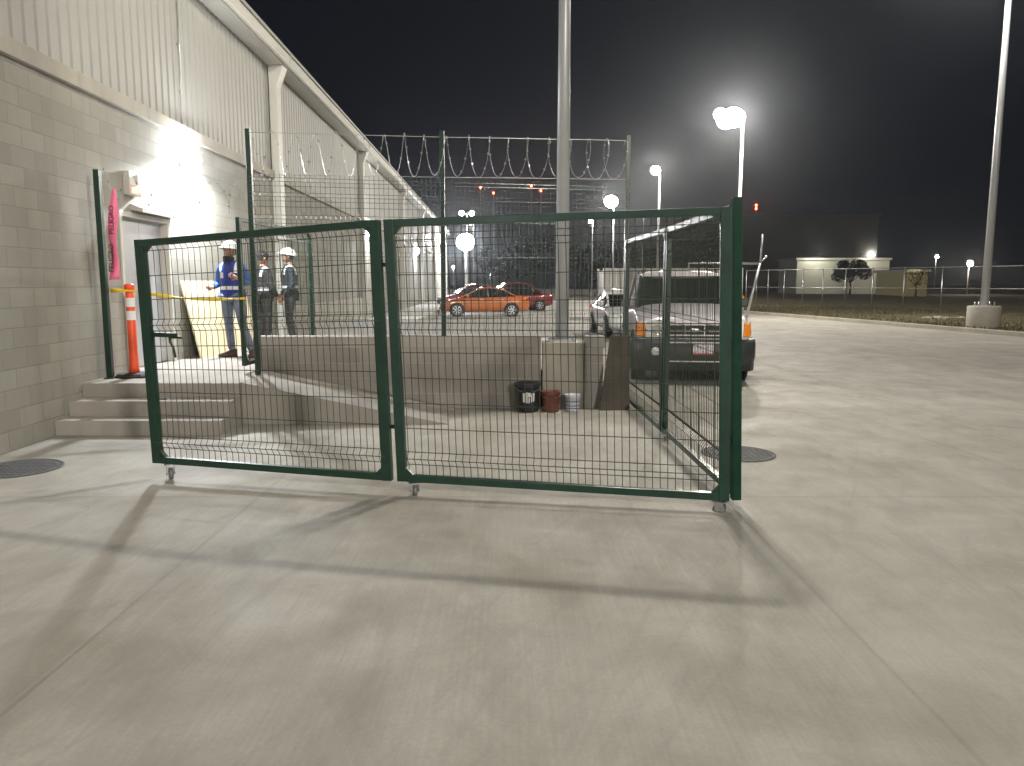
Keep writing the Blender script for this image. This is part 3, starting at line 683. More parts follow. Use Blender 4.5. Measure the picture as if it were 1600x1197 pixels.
car('dark red car parked just behind the orange sedan', M['red_car'], (.0, 46.2, 0), -PI/2+.22, L=4.8, Hh=1.72, W=1.8)
car('maroon car half hidden between the warehouse and the orange sedan', M['red_car2'], (-2.6, 50.5, 0), -PI/2+.25, Hh=1.6)
car('white car standing behind the silver truck, its hood showing at the left', M['white_car'], (3.62, 24.6, 0), .05)

# silver pickup-style SUV facing the camera
SV = thing('parked_suv', (2.93, 12.35, 0), 'silver sport utility vehicle facing the camera behind the green side panels', 'suv', rz=math.radians(-6))
h = .93
S = [(-.02, .62, 1.05, h*.93), (.10, .60, 1.14, h*.97), (.5, .58, 1.22, h), (1.15, .55, 1.31, h), (1.6, .5, 1.30, h), (3.6, .5, 1.2, h), (4.6, .55, 1.18, h*.98), (4.75, .6, 1.1, h*.94)]
secs = []
for y, zl, zd, w in S:
    half = [(w*.9, zl), (w*.99, zl+.1), (w, (zl+zd)/2), (w*.985, zd-.13), (w*.9, zd-.03), (w*.55, zd+.015), (w*.2, zd+.02)]
    secs.append([(x, y, z) for x, z in half]+[(-x, y, z) for x, z in reversed(half)])
b_ = MB(); loft(b_, secs); o = b_.build('body', M['silver_car'], SV); sb = o.modifiers.new('s', 'SUBSURF'); sb.levels = sb.render_levels = 2
def ring(y, zb, zt, wb, wt): return [(wb, y, zb), (wt*1.03, y, zt-.12), (wt*.94, y, zt-.02), (-wt*.94, y, zt-.02), (-wt*1.03, y, zt-.12), (-wb, y, zb)]
b_ = MB(); loft(b_, [ring(1.0, 1.16, 1.36, .86, .84), ring(1.45, 1.16, 1.60, .87, .80), ring(1.90, 1.16, 1.79, .87, .73), ring(2.2, 1.16, 1.83, .87, .73), ring(4.3, 1.16, 1.78, .86, .72), ring(4.65, 1.16, 1.5, .82, .72)], smooth=False); b_.build('window_glass', M['glass'], SV)
b_ = MB(); loft(b_, [[(w*.99, y, z-.09), (w*.97, y, z-.03), (w*.7, y, z+.005), (0, y, z+.022), (-w*.7, y, z+.005), (-w*.97, y, z-.03), (-w*.99, y, z-.09)] for y, z, w in ((1.91,1.815,.70),(2.05,1.85,.73),(2.6,1.87,.73),(4.3,1.83,.71),(4.6,1.74,.70))]); b_.build('roof', M['silver_car'], SV)
for sx in (-1, 1):
    
    b_ = MB(); b_.bar((sx*.87, .99, 1.26), (sx*.755, 1.90, 1.77), .035, .04); b_.build('windshield_pillar', M['plastic'], SV, bevel=.01)
    for aa, bb, ww, hh in (((sx*.86, 2.75, 1.18), (sx*.72, 2.7, 1.76), .1, .04), ((sx*.84, 4.66, 1.18), (sx*.71, 4.4, 1.74), .12, .06)):
        b_ = MB(); b_.bar(aa, bb, ww, hh); b_.build('pillar', M['silver_car'], SV, bevel=.01)
    b_ = MB(); b_.box(sx*.66-.02, sx*.66+.02, 2.2, 4.3, 1.88, 1.905)
    for yy in (2.3, 3.2, 4.2): b_.box(sx*.66-.015, sx*.66+.015, yy, yy+.06, 1.83, 1.879)
    b_.build('roof_rail', M['plastic'], SV, bevel=.006)
    b_ = MB(); b_.hexa([(sx*.96,1.42,1.22),(sx*1.12,1.44,1.23),(sx*1.11,1.53,1.23),(sx*.96,1.53,1.22),(sx*.97,1.43,1.38),(sx*1.10,1.45,1.37),(sx*1.09,1.52,1.37),(sx*.97,1.53,1.38)]); b_.build('side_mirror', M['plastic'], SV, bevel=.025)
    # headlight and amber corner
    b_ = MB(); b_.hexa([(sx*.46,-.045,.77),(sx*.765,-.03,.76),(sx*.765,.06,.76),(sx*.46,.06,.77),(sx*.46,-.03,1.04),(sx*.785,-.01,1.04),(sx*.785,.08,1.04),(sx*.46,.08,1.04)]); hl = b_.build('headlight', M['lens'], SV, bevel=.015)
    b_ = MB(); b_.lathe([(.001,.02),(.07,.01),(.085,-.02)], 18, c=(sx*.59,-.045,.9), axis='y', cap=False); b_.build('reflector_bowl', M['chrome'], hl)
    b_ = MB(); b_.hexa([(sx*.77,-.03,.79),(sx*.895,.03,.79),(sx*.94,.2,.80),(sx*.78,.2,.80),(sx*.79,-.01,1.01),(sx*.88,.04,1.0),(sx*.93,.24,1.02),(sx*.80,.22,1.02)]); b_.build('turn_signal', M['amber'], SV, bevel=.02)
    b_ = MB(); b_.lathe([(.001,-.0),(.06,.0),(.07,.02)], 16, c=(sx*.62,-.175,.56), axis='y', cap=False); b_.build('fog_lamp', M['lens'], SV)
    for yy in (.85, 3.75):
        b_ = MB(); b_.lathe([(.22,-.12),(.34,-.12),(.365,-.08),(.365,.08),(.34,.12),(.22,.12)], 28, c=(sx*.83, yy, .365), axis='x'); w_ = b_.build('wheel', M['black'], SV)
        b_ = MB(); b_.lathe([(.001,.0),(.1,.02),(.2,0),(.235,.02)], 24, c=(sx*.93,yy,.365), axis='x', cap=False); b_.build('rim', M['rim'], w_)
        b_ = MB(); b_.lathe([(.40,-.02),(.44,-.02),(.44,.03),(.40,.03)], 28, c=(sx*.93,yy,.42), axis='x', cap=False); b_.build('wheel_arch', M['plastic'], SV)
b_ = MB(); b_.box(-.45, .45, -.03, .05, .78, 1.0); gv = b_.build('grille', M['black'], SV, bevel=.01)
for z in (.815, .885, .985):
    b_ = MB(); b_.box(-.455, .455, -.06, -.028, z-.012, z+.012); b_.build('chrome_bar', M['chrome'], gv, bevel=.004)
b_ = MB(); b_.box(-.16,-.15,-.055,-.028,.8,.98); b_.box(.15,.16,-.055,-.028,.8,.98); b_.build('chrome_upright', M['chrome'], gv)
b_ = MB(); b_.ball((0, -.07, .9), (.085, .012, .035)); b_.build('oval_badge', M['chrome'], gv)
b_ = MB(); secs = []
for x, y in ((-1.0,.35),(-.99,.1),(-.9,-.08),(-.5,-.15),(.0,-.17),(.5,-.15),(.9,-.08),(.99,.1),(1.0,.35)):
    secs.append([(x, y+.25, .24), (x, y+.10, .24), (x*.99, y+.03, .40), (x, y-.01, .47), (x, y, .68), (x, y+.06, .745), (x, y+.25, .75)])
loft(b_, secs); b_.build('bumper', M['plastic'], SV)
b_ = MB(); b_.box(-.42, .42, -.19, -.16, .70, .715); b_.box(-.5, .5, -.2, -.1, .40, .415); b_.build('bumper_slot', M['chrome'], SV)
b_ = MB(); b_.box(-.88, .88, .12, 4.6, .22, .5); b_.build('underbody_shade', M['black'], SV)  # black underbody block, also fills in the shade beneath the vehicle
def plate_mat():
    m = mat('worn_licence_plate', (.6,.58,.58), .4); g = G(m); b = g.N['Principled BSDF']; tc = g.n('ShaderNodeTexCoord'); v = tc.outputs['Object']
    n = g.noise(g.scale(v, 40, 40, 14), 1, 3); sep = g.n('ShaderNodeSeparateXYZ'); g.l(v, sep.inputs[0])
    c = g.mix(g.mapr(n, .5, .58, 0, .6), (.66,.64,.64), (.2,.16,.2)); c = g.mix(g.math('LESS_THAN', sep.outputs[2], .545), c, (.5, .12, .12)); g.l(c, b.inputs['Base Color']); return m
b_ = MB(); b_.box(-.04, .28, -.205, -.19, .52, .68); b_.build('licence_plate', plate_mat(), SV, bevel=.004)

# ribbed shipping container behind the SUV
t = thing('shipping_container', (7.1, 34.2, 0), 'white ribbed shipping container standing behind the silver sport utility vehicle', 'container', rz=0)
mb = MB(); vs = []; fs = []; x = -3.0; prof = []
while x < 3.0: prof += [(x, 0), (x+.08, 0), (x+.12, .12), (x+.21, .12)]; x += .25
for (xx, yy) in prof: vs += [(xx, yy, .2), (xx, yy, 2.2)]
for i in range(len(prof)-1): fs.append((2*i, 2*i+2, 2*i+3, 2*i+1))
mb.add(vs, fs); mb.box(-3.0, 3.0, .13, 2.44, .16, 2.2); mb.build('ribbed_wall', M['contw'], t, fix=False)
mb = MB()
for sx in (-1, 1): mb.box(sx*3.03-.05, sx*3.03+.05, -.04, .13, 0, 2.3); mb.box(sx*3.03-.05, sx*3.03+.05, 2.4, 2.5, 0, 2.3)
mb.box(-2.98, 2.98, -.03, .128, 2.202, 2.29); mb.box(-2.98, 2.98, -.03, .128, .06, .2); mb.build('corner_frame', M['contw'], t)
mb = MB(); mb.ball((3.1, -.06, 1.0), (.07,.03,.1)); mb.build('amber_marker', M['amber'], t)
# pipe frame above it
t = thing('pipe_frame', (8.6, 33.0, 0), 'bent steel pipe frame rising beside the white container', 'pipe frame')
P_ = [at(1076, 411, 33)-Vector((8.6,33,0)), at(1188, 412, 33)-Vector((8.6,33,0)), at(1192, 366, 33)-Vector((8.6,33,0))]
mb = MB(); mb.tube([(P_[0].x, 0, 0), P_[0], P_[1]], .045, 8); mb.tube([P_[1], P_[2]], .045, 8); mb.tube([(P_[1].x-.55, 0, 0), P_[1]], .06, 8); mb.build('pipe', M['galv'], t)
mb = MB(); q_ = at(1197, 401, 33)-Vector((8.6,33,0)); mb.ball(q_, .06); mb.tube([q_, P_[1]+Vector((0,0,.05))], .015, 6); mb.build('frame_lamp', M['chrome'], t)  # chrome ball and stem stand for a small lamp, unlit

# ------------------------------------------------------------------ lamp poles in the yard
def point(name, loc, W, col=(1,.93,.82), r=.15, kind='POINT', spot=None, rot=None, blend=.5):
    l = bpy.data.lights.new(name, kind); l.energy = W; l.color = col
    if kind in ('POINT', 'SPOT'): l.shadow_soft_size = r
    if kind == 'SPOT': l.spot_size = math.radians(spot); l.spot_blend = blend
    if kind == 'AREA': l.shape = 'RECTANGLE'; l.size = r; l.size_y = r*.6
    o = bpy.data.objects.new(name, l); C.objects.link(o); o.location = loc
    if rot: o.rotation_euler = rot
    return o
def lamp_pole(X, Y, zt, label, arm=(-.7, -.3), n=1, hs=.5, W=0, em='e_far', base=.0, facing=.9, spread=.5, r=(.1,.06), group='lamp poles across the yard'):
    hs0 = hs; t = thing('street_lamp', (X, Y, 0), label, 'street lamp', group)
    b = MB(); b.lathe([(.36, 0), (.36, .62), (.34, .65)], 24); b.build('concrete_base', M['ped'], t)
    b = MB(); b.tube([(0,0,.65), (0,0,zt)], list(r), 16); b.build('pole_shaft', M['pole'], t)
    for k in range(n):
        s_ = (1, -1, 1)[k] if n == 2 else 1
        ax_, ay_ = arm[0]*s_, arm[1]
        if n == 3: ax_ -= (.0, .38, .62)[k]; ay_ -= .02*k  # second and third heads added to give the glare its lobes
        b = MB(); b.tube([(0,0,zt-.08), (ax_*.8, ay_*.8, zt)], .035, 8); b.build('lamp_arm', M['pole'], t)
        # flood head: tipped housing, lit ball enlarged to the size of its glare
        o = bpy.data.objects.new('lamp_head', None)
        hs = (hs0, hs0*.8, hs0*.6)[k] if n == 3 else hs0; hb = MB(); hb.lathe([(.05,.14+hs*.12),(hs*.2,.12+hs*.1),(hs*.36,.08),(hs*.40,.03)], 24, axis='y'); ho = hb.build('lamp_housing', M['lamphead'], t, loc=(ax_, ay_, zt - (.0, .16, -.12)[k] * (n == 3)))
        ho.rotation_euler = (-facing, 0, 0)
        hb = MB(); hb.ball((0, -.02, 0), (hs*.46, .1+hs*.16, hs*.44), 0, 24, 14); hb.build('lit_glare_lens', M[em], ho)
        bpy.data.objects.remove(o)
        if W and k == 0: point('pole_light', (X+ax_, Y+ay_-.55, zt-.05), W, r=.2)
    return t
lamp_pole(10.45, 36.0, 9.0, 'brightest lamp pole, rising above the silver vehicle and corner post', arm=(-.5,-.3), hs=1.05, W=4200, em='e_white', facing=.35, n=3)
lamp_pole(9.75, 52.0, 8.95, 'second lamp pole, with one round glow between the far row and the brightest', arm=(-.35,-.3), hs=.7, W=3000, facing=.35)
lamp_pole(9.35, 72.0, 9.0, 'lamp pole whose glow hangs just right of the tall central pole', arm=(-.3,-.3), hs=1.35, W=3000, facing=.35)
lamp_pole(9.6, 93.0, 8.9, 'small distant lamp pole right of the central pole', arm=(-.3,-.3), hs=.6, W=0, facing=.35)
lamp_pole(14.6, 87.0, 9.1, 'small distant lamp pole above the far side panel', arm=(-.5,-.3), hs=.55, W=0, facing=.35)
lamp_pole(-4.25, 71.5, 5.35, 'low dazzling floodlight pole beyond the orange sedan', arm=(.0,-.3), hs=1.75, W=2600, em='e_cool', facing=.2)
lamp_pole(-4.9, 85.0, 9.1, 'twin headed lamp pole above the dazzling floodlight', arm=(.55,-.2), n=2, hs=.6, W=0, facing=.35)
lamp_pole(-4.9, 99.0, 9.1, 'thin lamp pole just right of the dazzling floodlight', arm=(-.35,-.2), hs=.45, W=0, facing=.35)
# big pole with the round concrete base on the verge
t = thing('street_lamp', (16.35, 26.7, 0), 'tall pale lamp pole in a round concrete base on the verge at far right', 'street lamp', 'lamp poles across the yard')
b = MB(); b.lathe([(.50, -.05), (.52, .3), (.52, .82), (.50, .86)], 36); 
b.build('concrete_base', M['ped'], t, bevel=.01)
b = MB(); b.tube([(0,0,.88), (0,0,12.6)], [.135, .085], 24); b.lathe([(.24,.86),(.24,.89)], 24); b.build('pole_shaft', M['pole'], t)
b = MB()
for k in range(4): b.lathe([(.03,.86),(.03,1.0)], 8, c=(.33*math.cos(k*PI/2+.5), .33*math.sin(k*PI/2+.5), 0))
b.build('anchor_bolt', M['galv'], t)
b = MB(); b.tube([(0,0,12.4),(-1.4,-.4,12.6)], .05, 10); b.build('lamp_arm', M['pole'], t)
b = MB(); b.box(-1.75,-1.25,-.65,-.2,12.56,12.68); ho = b.build('lamp_housing', M['lamphead'], t, bevel=.02)
b = MB(); b.box(-1.7,-1.3,-.6,-.25,12.54,12.555); b.build('lit_panel', M['e_white'], ho)
# lights
point('central_pole_light', (1.44, 10.71, 9.1), 860, (1,.93,.80), .12); point('central_pole_light', (1.80, 10.73, 9.1), 860, (1,.93,.80), .12)
point('right_pole_light', (14.8, 26.3, 12.4), 1900, (1,.95,.87), .2)
point('rear_fill_light', (9.1, -13.8, 9.0), 17000, (1,.93,.82), .9)  # added fill from behind the camera, softens the gate shadows
lamp_pole(9.6, -14.0, 9.3, 'unseen lamp pole added behind the photographer to go with the fill light', arm=(-.5,.2), hs=.5, W=0)  # unseen pole, added to carry the rear fill
for ly, W in ((-5.9, 420), (12.1, 900), (28.6, 420), (46.4, 420), (63.8, 420)):  # first entry is the unseen rear fill
    p = bw(.34, ly); point('wall_light', (p.x, p.y, 3.52), W, (.94,.97,1), .07, 'SPOT', 168, (0, math.radians(-6), 0), .25)

# ------------------------------------------------------------------ chain-link fence on the right
cf = thing('chain_link_fence', (24.8, 44.5, 0), 'long chain-link fence crossing behind the grass verge', 'fence')
CX = [1165, 1181, 1199, 1224, 1253, 1284, 1319, 1361, 1410, 1469, 1541, 1640, 1760]
CPt = []
for x_ in CX:
    s_ = (x_ - 1165) / 435.0
    by = 476.5 + 13.5 * s_; p = at(x_, by, z=.12); CPt.append(p)
o0 = Vector((24.8, 44.5, 0))
for p in CPt:
    b = MB(); b.tube([p-o0-Vector((0,0,.15)), Vector((p.x-o0.x, p.y-o0.y, 2.55))], .032, 8); b.build('post', M['galv'], cf)
b = MB()
for i in range(len(CPt)-1):
    for z in (1.35, 2.5): b.tube([Vector((CPt[i].x-o0.x, CPt[i].y-o0.y, z)), Vector((CPt[i+1].x-o0.x, CPt[i+1].y-o0.y, z))], .022, 6, caps=False)
b.build('rail', M['galv'], cf)
b = MB()
for i in range(len(CPt)-1):
    A, B_ = CPt[i]-o0, CPt[i+1]-o0; A.z = B_.z = 0; d = (B_-A); L_ = d.length; d.normalize(); s_ = -2.3
    while s_ < L_:
        for sg in (1, -1):
            a0, a1 = (s_, .15), (s_+2.3, 2.45)
            if sg < 0: a0, a1 = (s_+2.3, .15), (s_, 2.45)
            # clip to bay
            (x0, z0), (x1, z1) = a0, a1
            def cl(x0, z0, x1, z1):
                for lim, lo in ((0, True), (L_, False)):
                    ins = lambda x: x >= lim if lo else x <= lim
                    if not ins(x0) and not ins(x1): return None
                    if not ins(x0): f = (lim-x0)/(x1-x0); z0 = z0+(z1-z0)*f; x0 = lim
                    if not ins(x1): f = (lim-x0)/(x1-x0); z1 = z0+(z1-z0)*f; x1 = lim
                return x0, z0, x1, z1
            c_ = cl(x0, z0, x1, z1)
            if c_: b.tube([A+d*c_[0]+Vector((0,0,c_[1])), A+d*c_[2]+Vector((0,0,c_[3]))], .0016, 3, caps=False, smooth=False)
        s_ += .16
b.build('chain_link', M['galv'], cf, fix=False)
# pale rocks / rubble on the verge
b = MB()
for k in range(9): b.ball((random.uniform(-.9,.9), random.uniform(-.25,.25), .04), (random.uniform(.12,.35), random.uniform(.1,.2), random.uniform(.05,.13)), n=7, k=5)
p = at(1478, 499, z=.1); tag(b.build('rubble', M['beam'], loc=p), 'pale broken concrete lumps lying on the verge left of the round base', 'rubble', kind='stuff')

# ------------------------------------------------------------------ far things
t = thing('far_warehouse', at(1280, 460, 150, 0)*1.0, 'huge dim windowless building looming behind the low white buildings', 'building')
t.location.z = 0; b = MB(); x0 = at(1080, 430, 150).x - t.location.x; x1 = at(1368, 430, 150).x - t.location.x; zt = at(1368, 337, 150).z
b.box(x0, x1, 0, 30, 0, zt); b.build('wall', M['farbuild'], t); b = MB(); b.box(x0-.3, x1+.3, -.3, 30.3, zt+.002, zt+.5); b.build('parapet', M['farbuild'], t)
b = MB(); p = at(1365, 398, 149); b.box(p.x-t.location.x-.3, p.x-t.location.x+.3, -.6, -.05, p.z-.15, p.z+.15); b.build('lit_lamp', M['e_far'], t)
def low_building(name, xa, xb, ya, yb, Y, label, m_, W):
    a = at(xa, ya, Y); c = at(xb, yb, Y); t = thing(name, ((a.x+c.x)/2, Y, 0), label, 'building'); w = (c.x-a.x)/2; zt = a.z
    b = MB(); b.box(-w, w, 0, 8, 0, zt-.35); b.build('wall', m_, t); b = MB(); b.box(-w-.25, w+.25, -.25, 8.25, zt-.348, zt); b.build('roof', M['trim'], t)
    return t
low_building('low_white_building', 1246, 1322, 403, 440, 118, 'low white building lit by a lamp, left of the dark round tree', M['farwall'], 1)
low_building('low_white_building', 1336, 1388, 403, 440, 116, 'low white building lit by a lamp, right of the dark round tree', M['farwall'], 1)
low_building('low_yellow_wall', 1418, 1449, 421, 440, 95, 'small yellowish lit building behind a bare tree', mat('yellowish_wall', (.6, .52, .25), .8), 1)
p = at(1280, 395, 116); point('far_wall_light', p, 520, (1,.95,.8), .3); p = at(1362, 397, 114); point('far_wall_light', p, 320, (1,.95,.8), .3)
p = at(1436, 412, 94); point('far_wall_light', p, 60, (1,.85,.5), .3)
def small_lamp(px, py, Y, label, em='e_far', s_=.3, h_=None):
    p = at(px, py, Y); t = thing('far_lamp', (p.x, Y, 0), label, 'lamp', 'small lights in the distance')
    b = MB(); b.tube([(0, .3, 0), (0, .3, p.z)], .08, 8); b.build('pole_shaft', M['pole'], t)
    b = MB(); b.box(-s_*.6, s_*.6, 0, .35, p.z+s_*.5, p.z+s_*.6+.1); b.build('lamp_housing', M['lamphead'], t)
    b = MB(); b.ball((0, 0, p.z), s_*.55); b.build('lit_globe', M[em], t)
    return t
small_lamp(1516, 412, 110, 'larger warm lamp above the wire fence, left of the tall right pole', s_=.7)
p = at(1516, 418, 108); point('far_lamp_light', p, 500, (1,.8,.5), .2)
small_lamp(1464, 401, 170, 'tiny white lamp high above the chain-link fence', s_=.6)
small_lamp(788, 410, 180, 'tiny white lamp in the dark above the orange sedan', s_=.6)
small_lamp(708, 417, 180, 'tiny white lamp just left of the dazzling floodlight pole', s_=.5)
small_lamp(766, 427, 200, 'faint lamp low over the roof of the orange sedan', s_=.35)
def mast(px, pys, Y, label):
    p = at(px, min(pys), Y); t = thing('radio_mast', (p.x, Y, 0), label, 'mast', 'radio masts with red beacons')
    b = MB(); w = .6
    for a, c in ((-w,-w),(w,-w),(0,w)): b.bar((a,c,0),(a*.4,c*.4,p.z), .12)
    k = 0
    while k < p.z-4: b.bar((-w*.8,-w*.8,k),(w*.8,-w*.8,k+4), .07); k += 4
    b.build('lattice', M['galv'], t)
    for py in pys:
        q = at(px, py, Y); b = MB(); b.ball((0, -.8, q.z), .55); b.build('red_beacon', M['e_red'], t)
mast(751, (293,), 420, 'radio mast with one red beacon, leftmost of the four in the middle')
mast(771, (302,), 420, 'radio mast with one red beacon, second of the four in the middle')
mast(830, (291,), 420, 'radio mast with one red beacon, third of the four in the middle')
mast(845, (298,), 420, 'radio mast with one red beacon, nearest the tall central pole')
mast(1181, (321, 326), 420, 'radio mast with two red beacons right of the corner post')
# trees: tapered trunk, limbs, leaf clumps
def tree(X, Y, hgt, rad, label, n=2600, trunk=None, leafs=.16, group='trees beyond the yard', bare=False, sq=.8):
    t = thing('tree', (X, Y, 0), label, 'tree', group); rnd = random.Random(int(X*13+Y*7))
    b = MB(); th = hgt*.42; b.tube([(0,0,-.1),(.05*hgt*.3,0,th*.5),(0,.05,th)], [hgt*.035, hgt*.028, hgt*.022], 9)
    cs = []
    for k in range(11):
        a = k*2.4; rr = rad*rnd.uniform(.35, .8); z = hgt*rnd.uniform(.5, .92); e = Vector((rr*math.cos(a), rr*math.sin(a), z)); cs.append((e, rad*rnd.uniform(.28, .5)))
        b.tube([(0,.0,th*rnd.uniform(.7, 1)), e*.55+Vector((0,0,th*.4)), e], [hgt*.014, hgt*.009, hgt*.003], 6)
        for j in range(3):
            f = e + Vector((rnd.uniform(-1,1), rnd.uniform(-1,1), rnd.uniform(.1,1)))*rad*.3; b.tube([e*.8+Vector((0,0,th*.15)), f], [hgt*.005, hgt*.001], 4)
    b.build('trunk', M['bark'], t)
    b = MB()
    for k in range(n):
        c, r_ = rnd.choice(cs); v = Vector((rnd.gauss(0,1), rnd.gauss(0,1), rnd.gauss(0,1))).normalized()*r_*rnd.random()**.4; v.z *= sq; q = c+v
        u = Vector((rnd.gauss(0,1), rnd.gauss(0,1), rnd.gauss(0,1))).normalized(); w = u.orthogonal().normalized(); s_ = leafs*rnd.uniform(.6, 1.5)
        b.add([q-u*s_, q+w*s_*.5, q+u*s_, q-w*s_*.5], [(0,1,2,3)])
    b.build('crown', M['leaf'], t, fix=False)
p = at(1328, 450, 112); tree(p.x, 112, 4.9, 2.5, 'dark round tree between the two low white buildings', 3500, leafs=.2)
p = at(1431, 450, 92); tree(p.x, 92, 3.4, 1.7, 'small bare forked tree in front of the yellowish building', 250, leafs=.1)
for i, (px, Y, hh, rr) in enumerate(((640, 150, 9, 6), (790, 140, 8, 6), (835, 150, 9.5, 6), (905, 142, 8, 6), (960, 150, 9, 6.5), (1040, 146, 8.5, 6), (1110, 140, 9, 6))):
    if px == 640: continue
    p = at(px, 450, Y); tree(p.x, Y, hh, rr, ['', 'dark tree beyond the yard, directly above the orange sedan', 'dark tree beyond the yard, between the orange sedan and the central pole', 'dark tree beyond the yard, just right of the central pole', 'dark tree beyond the yard, left of the far side panel', 'dark tree beyond the yard, over the roof of the silver vehicle', 'dark tree beyond the yard, left of the corner post'][i], 2600, leafs=.35)
# far low wall along the yard end
b = MB(); b.box(-14, 22, 0, .25, 0, .75); tag(b.build('boundary_wall', M['beam'], loc=(0, 108.5, 0)), 'low pale boundary wall at the far end of the yard', 'wall')

# ------------------------------------------------------------------ people
def skin_mesh(nodes, edges, sub=2):
    """nodes: name -> (pos, radius or (rx, ry)); grows one surface"""
    bm = bmesh.new(); lay = bm.verts.layers.skin.verify(); V = {}
    for k, (p, r) in nodes.items():
        v = bm.verts.new(p); v[lay].radius = r if isinstance(r, tuple) else (r, r); V[k] = v
    first = list(nodes)[0]; V[first][lay].use_root = True
    for a, b_ in edges: bm.edges.new((V[a], V[b_]))
    me = bpy.data.meshes.new('tmp'); bm.to_mesh(me); bm.free(); o = bpy.data.objects.new('tmp', me); C.objects.link(o)
    m1 = o.modifiers.new('k', 'SKIN'); m1.use_smooth_shade = True; m1.branch_smoothing = .4; m2 = o.modifiers.new('u', 'SUBSURF'); m2.levels = m2.render_levels = sub
    dg = bpy.context.evaluated_depsgraph_get(); dg.update(); out = bpy.data.meshes.new_from_object(o.evaluated_get(dg)); bpy.data.objects.remove(o)
    for p in out.polygons: p.use_smooth = True
    return out
def mb_from_mesh(mb_, me, m=0): mb_.add([v.co[:] for v in me.vertices], [tuple(p.vertices) for p in me.polygons], m, True)
def person(loc, rz, label, J, mats, vest=None, scale=1.0, cap=False, helmet=True, turn=0, tilt=0, scarf=False, lean=0, sash=True):
    """J: joints; local front is -y"""
    t = thing('person', loc, label, 'person', rz=rz); t.scale = (scale,)*3
    body_m, top_m, leg_m = mats
    j = {'pel': (0,0,.95), 'sp': (0,.01,1.12), 'ch': (0,.01,1.30), 'nk': (0,.01,1.46), 'nk2': (0,0,1.54)}; j.update(J)
    for s_ in ('R', 'L'):
        sx = -1 if s_ == 'R' else 1
        j.setdefault('sh'+s_, (.175*sx, .01, 1.40)); j.setdefault('hip'+s_, (.095*sx, 0, .92))
    # body (skin everywhere; clothing lies over it)
    nd = {'pel': (j['pel'], (.13,.1)), 'sp': (j['sp'], (.12,.09)), 'ch': (j['ch'], (.135,.1)), 'nk': (j['nk'], .06), 'nk2': (j['nk2'], .054)}; ed = [('pel','sp'),('sp','ch'),('ch','nk'),('nk','nk2')]
    for s_ in 'RL':
        nd['sh'+s_] = (j['sh'+s_], .056); nd['el'+s_] = (j['el'+s_], .042); nd['wr'+s_] = (j['wr'+s_], .026)
        nd['hip'+s_] = (j['hip'+s_], .085); nd['kn'+s_] = (j['kn'+s_], .055); nd['an'+s_] = (j['an'+s_], .038)
        ed += [('ch','sh'+s_),('sh'+s_,'el'+s_),('el'+s_,'wr'+s_),('pel','hip'+s_),('hip'+s_,'kn'+s_),('kn'+s_,'an'+s_)]
    B_ = MB(); mb_from_mesh(B_, skin_mesh(nd, ed, 2))
    # head with face
    hc = Vector(j['nk2']) + Vector((0, -.015, .10)); R_ = Matrix.Rotation(turn, 3, 'Z') @ Matrix.Rotation(tilt, 3, 'X')
    n, k = 28, 20; vs = []; fs = []
    for i in range(k+1):
        th = PI*i/k
        for q in range(n):
            a = 2*PI*q/n; x, y, z = math.sin(th)*math.cos(a), math.sin(th)*math.sin(a), math.cos(th)
            X, Y_, Z = x*.076, y*.095, z*.118
            if z < 0: X *= 1-.28*(-z)**1.4; Y_ *= 1-.10*(-z)
            if y < 0:
                g_ = lambda cx, cz, w, hh: math.exp(-((x-cx)/w)**2-((z-cz)/hh)**2)
                Y_ -= .024*g_(0,-.16,.13,.18) + .010*g_(0,-.5,.26,.10) + .014*g_(0,-.82,.3,.14) + .008*g_(0,.14,.5,.08)
                Y_ += .012*(g_(.36,.02,.2,.12)+g_(-.36,.02,.2,.12)) + .005*g_(0,-.36,.3,.06)
            vs.append(hc + R_ @ Vector((X, Y_, Z)))
    for i in range(k):
        for q in range(n): q2 = (q+1) % n; fs.append((i*n+q, i*n+q2, (i+1)*n+q2, (i+1)*n+q))
    B_.add(vs, fs, 0, True)
    for sx in (-1, 1):
        e = hc + R_ @ Vector((sx*.078, .012, -.012)); B_.ball(e, (.012, .02, .032), 0, 8, 6)
    # hands: palm, four fingers, thumb
    for s_ in 'RL':
        sx = -1 if s_ == 'R' else 1; w = Vector(j['wr'+s_]); d = (w-Vector(j['el'+s_])).normalized(); side = Vector(j.get('palm'+s_, (0, -1, 0)))
        side = (side - d*side.dot(d)).normalized(); nrm = d.cross(side)
        B_.tube([w-d*.01, w+d*.03, w+d*.075, w+d*.088], [.024, .033, .034, .022], 10)
        for q, (o_, ln) in enumerate(((-.03,.066),(-.010,.075),(.010,.07),(.029,.055))):
            a = w+d*.078+side*o_; cu = nrm*(.6 if j.get('curl'+s_) else .25)
            B_.tube([a, a+(d+cu*.3).normalized()*ln*.45, a+(d+cu).normalized()*ln*.8, a+(d+cu*1.8).normalized()*ln], [.0095,.009,.008,.006], 7)
        a = w+d*.03-side*.03; B_.tube([a, a-side*.02+d*.025, a-side*.026+d*.055+nrm*.01], [.012,.011,.008], 7)
    B_.build('body', M['skin'], t, fix=False)
    # eyes, brows and mouth read at this size as dark marks
    hb = MB()
    for sx in (-1, 1): hb.ball(hc+R_@Vector((sx*.029,-.079,.004)), (.011,.006,.006), 0, 8, 6)
    hb.build('eyes', M['hair'], t)
    hr = MB(); vs2 = []; fs2 = []
    for i in range(9):
        th = PI*.62*i/8
        for q in range(20):
            a = 2*PI*q/20; x, y, z = math.sin(th)*math.cos(a), math.sin(th)*math.sin(a), math.cos(th)
            if y < -.2 and th > 1.1: z = max(z, .45)
            vs2.append(hc+R_@Vector((x*.082, y*.101+.006, z*.124+.002)))
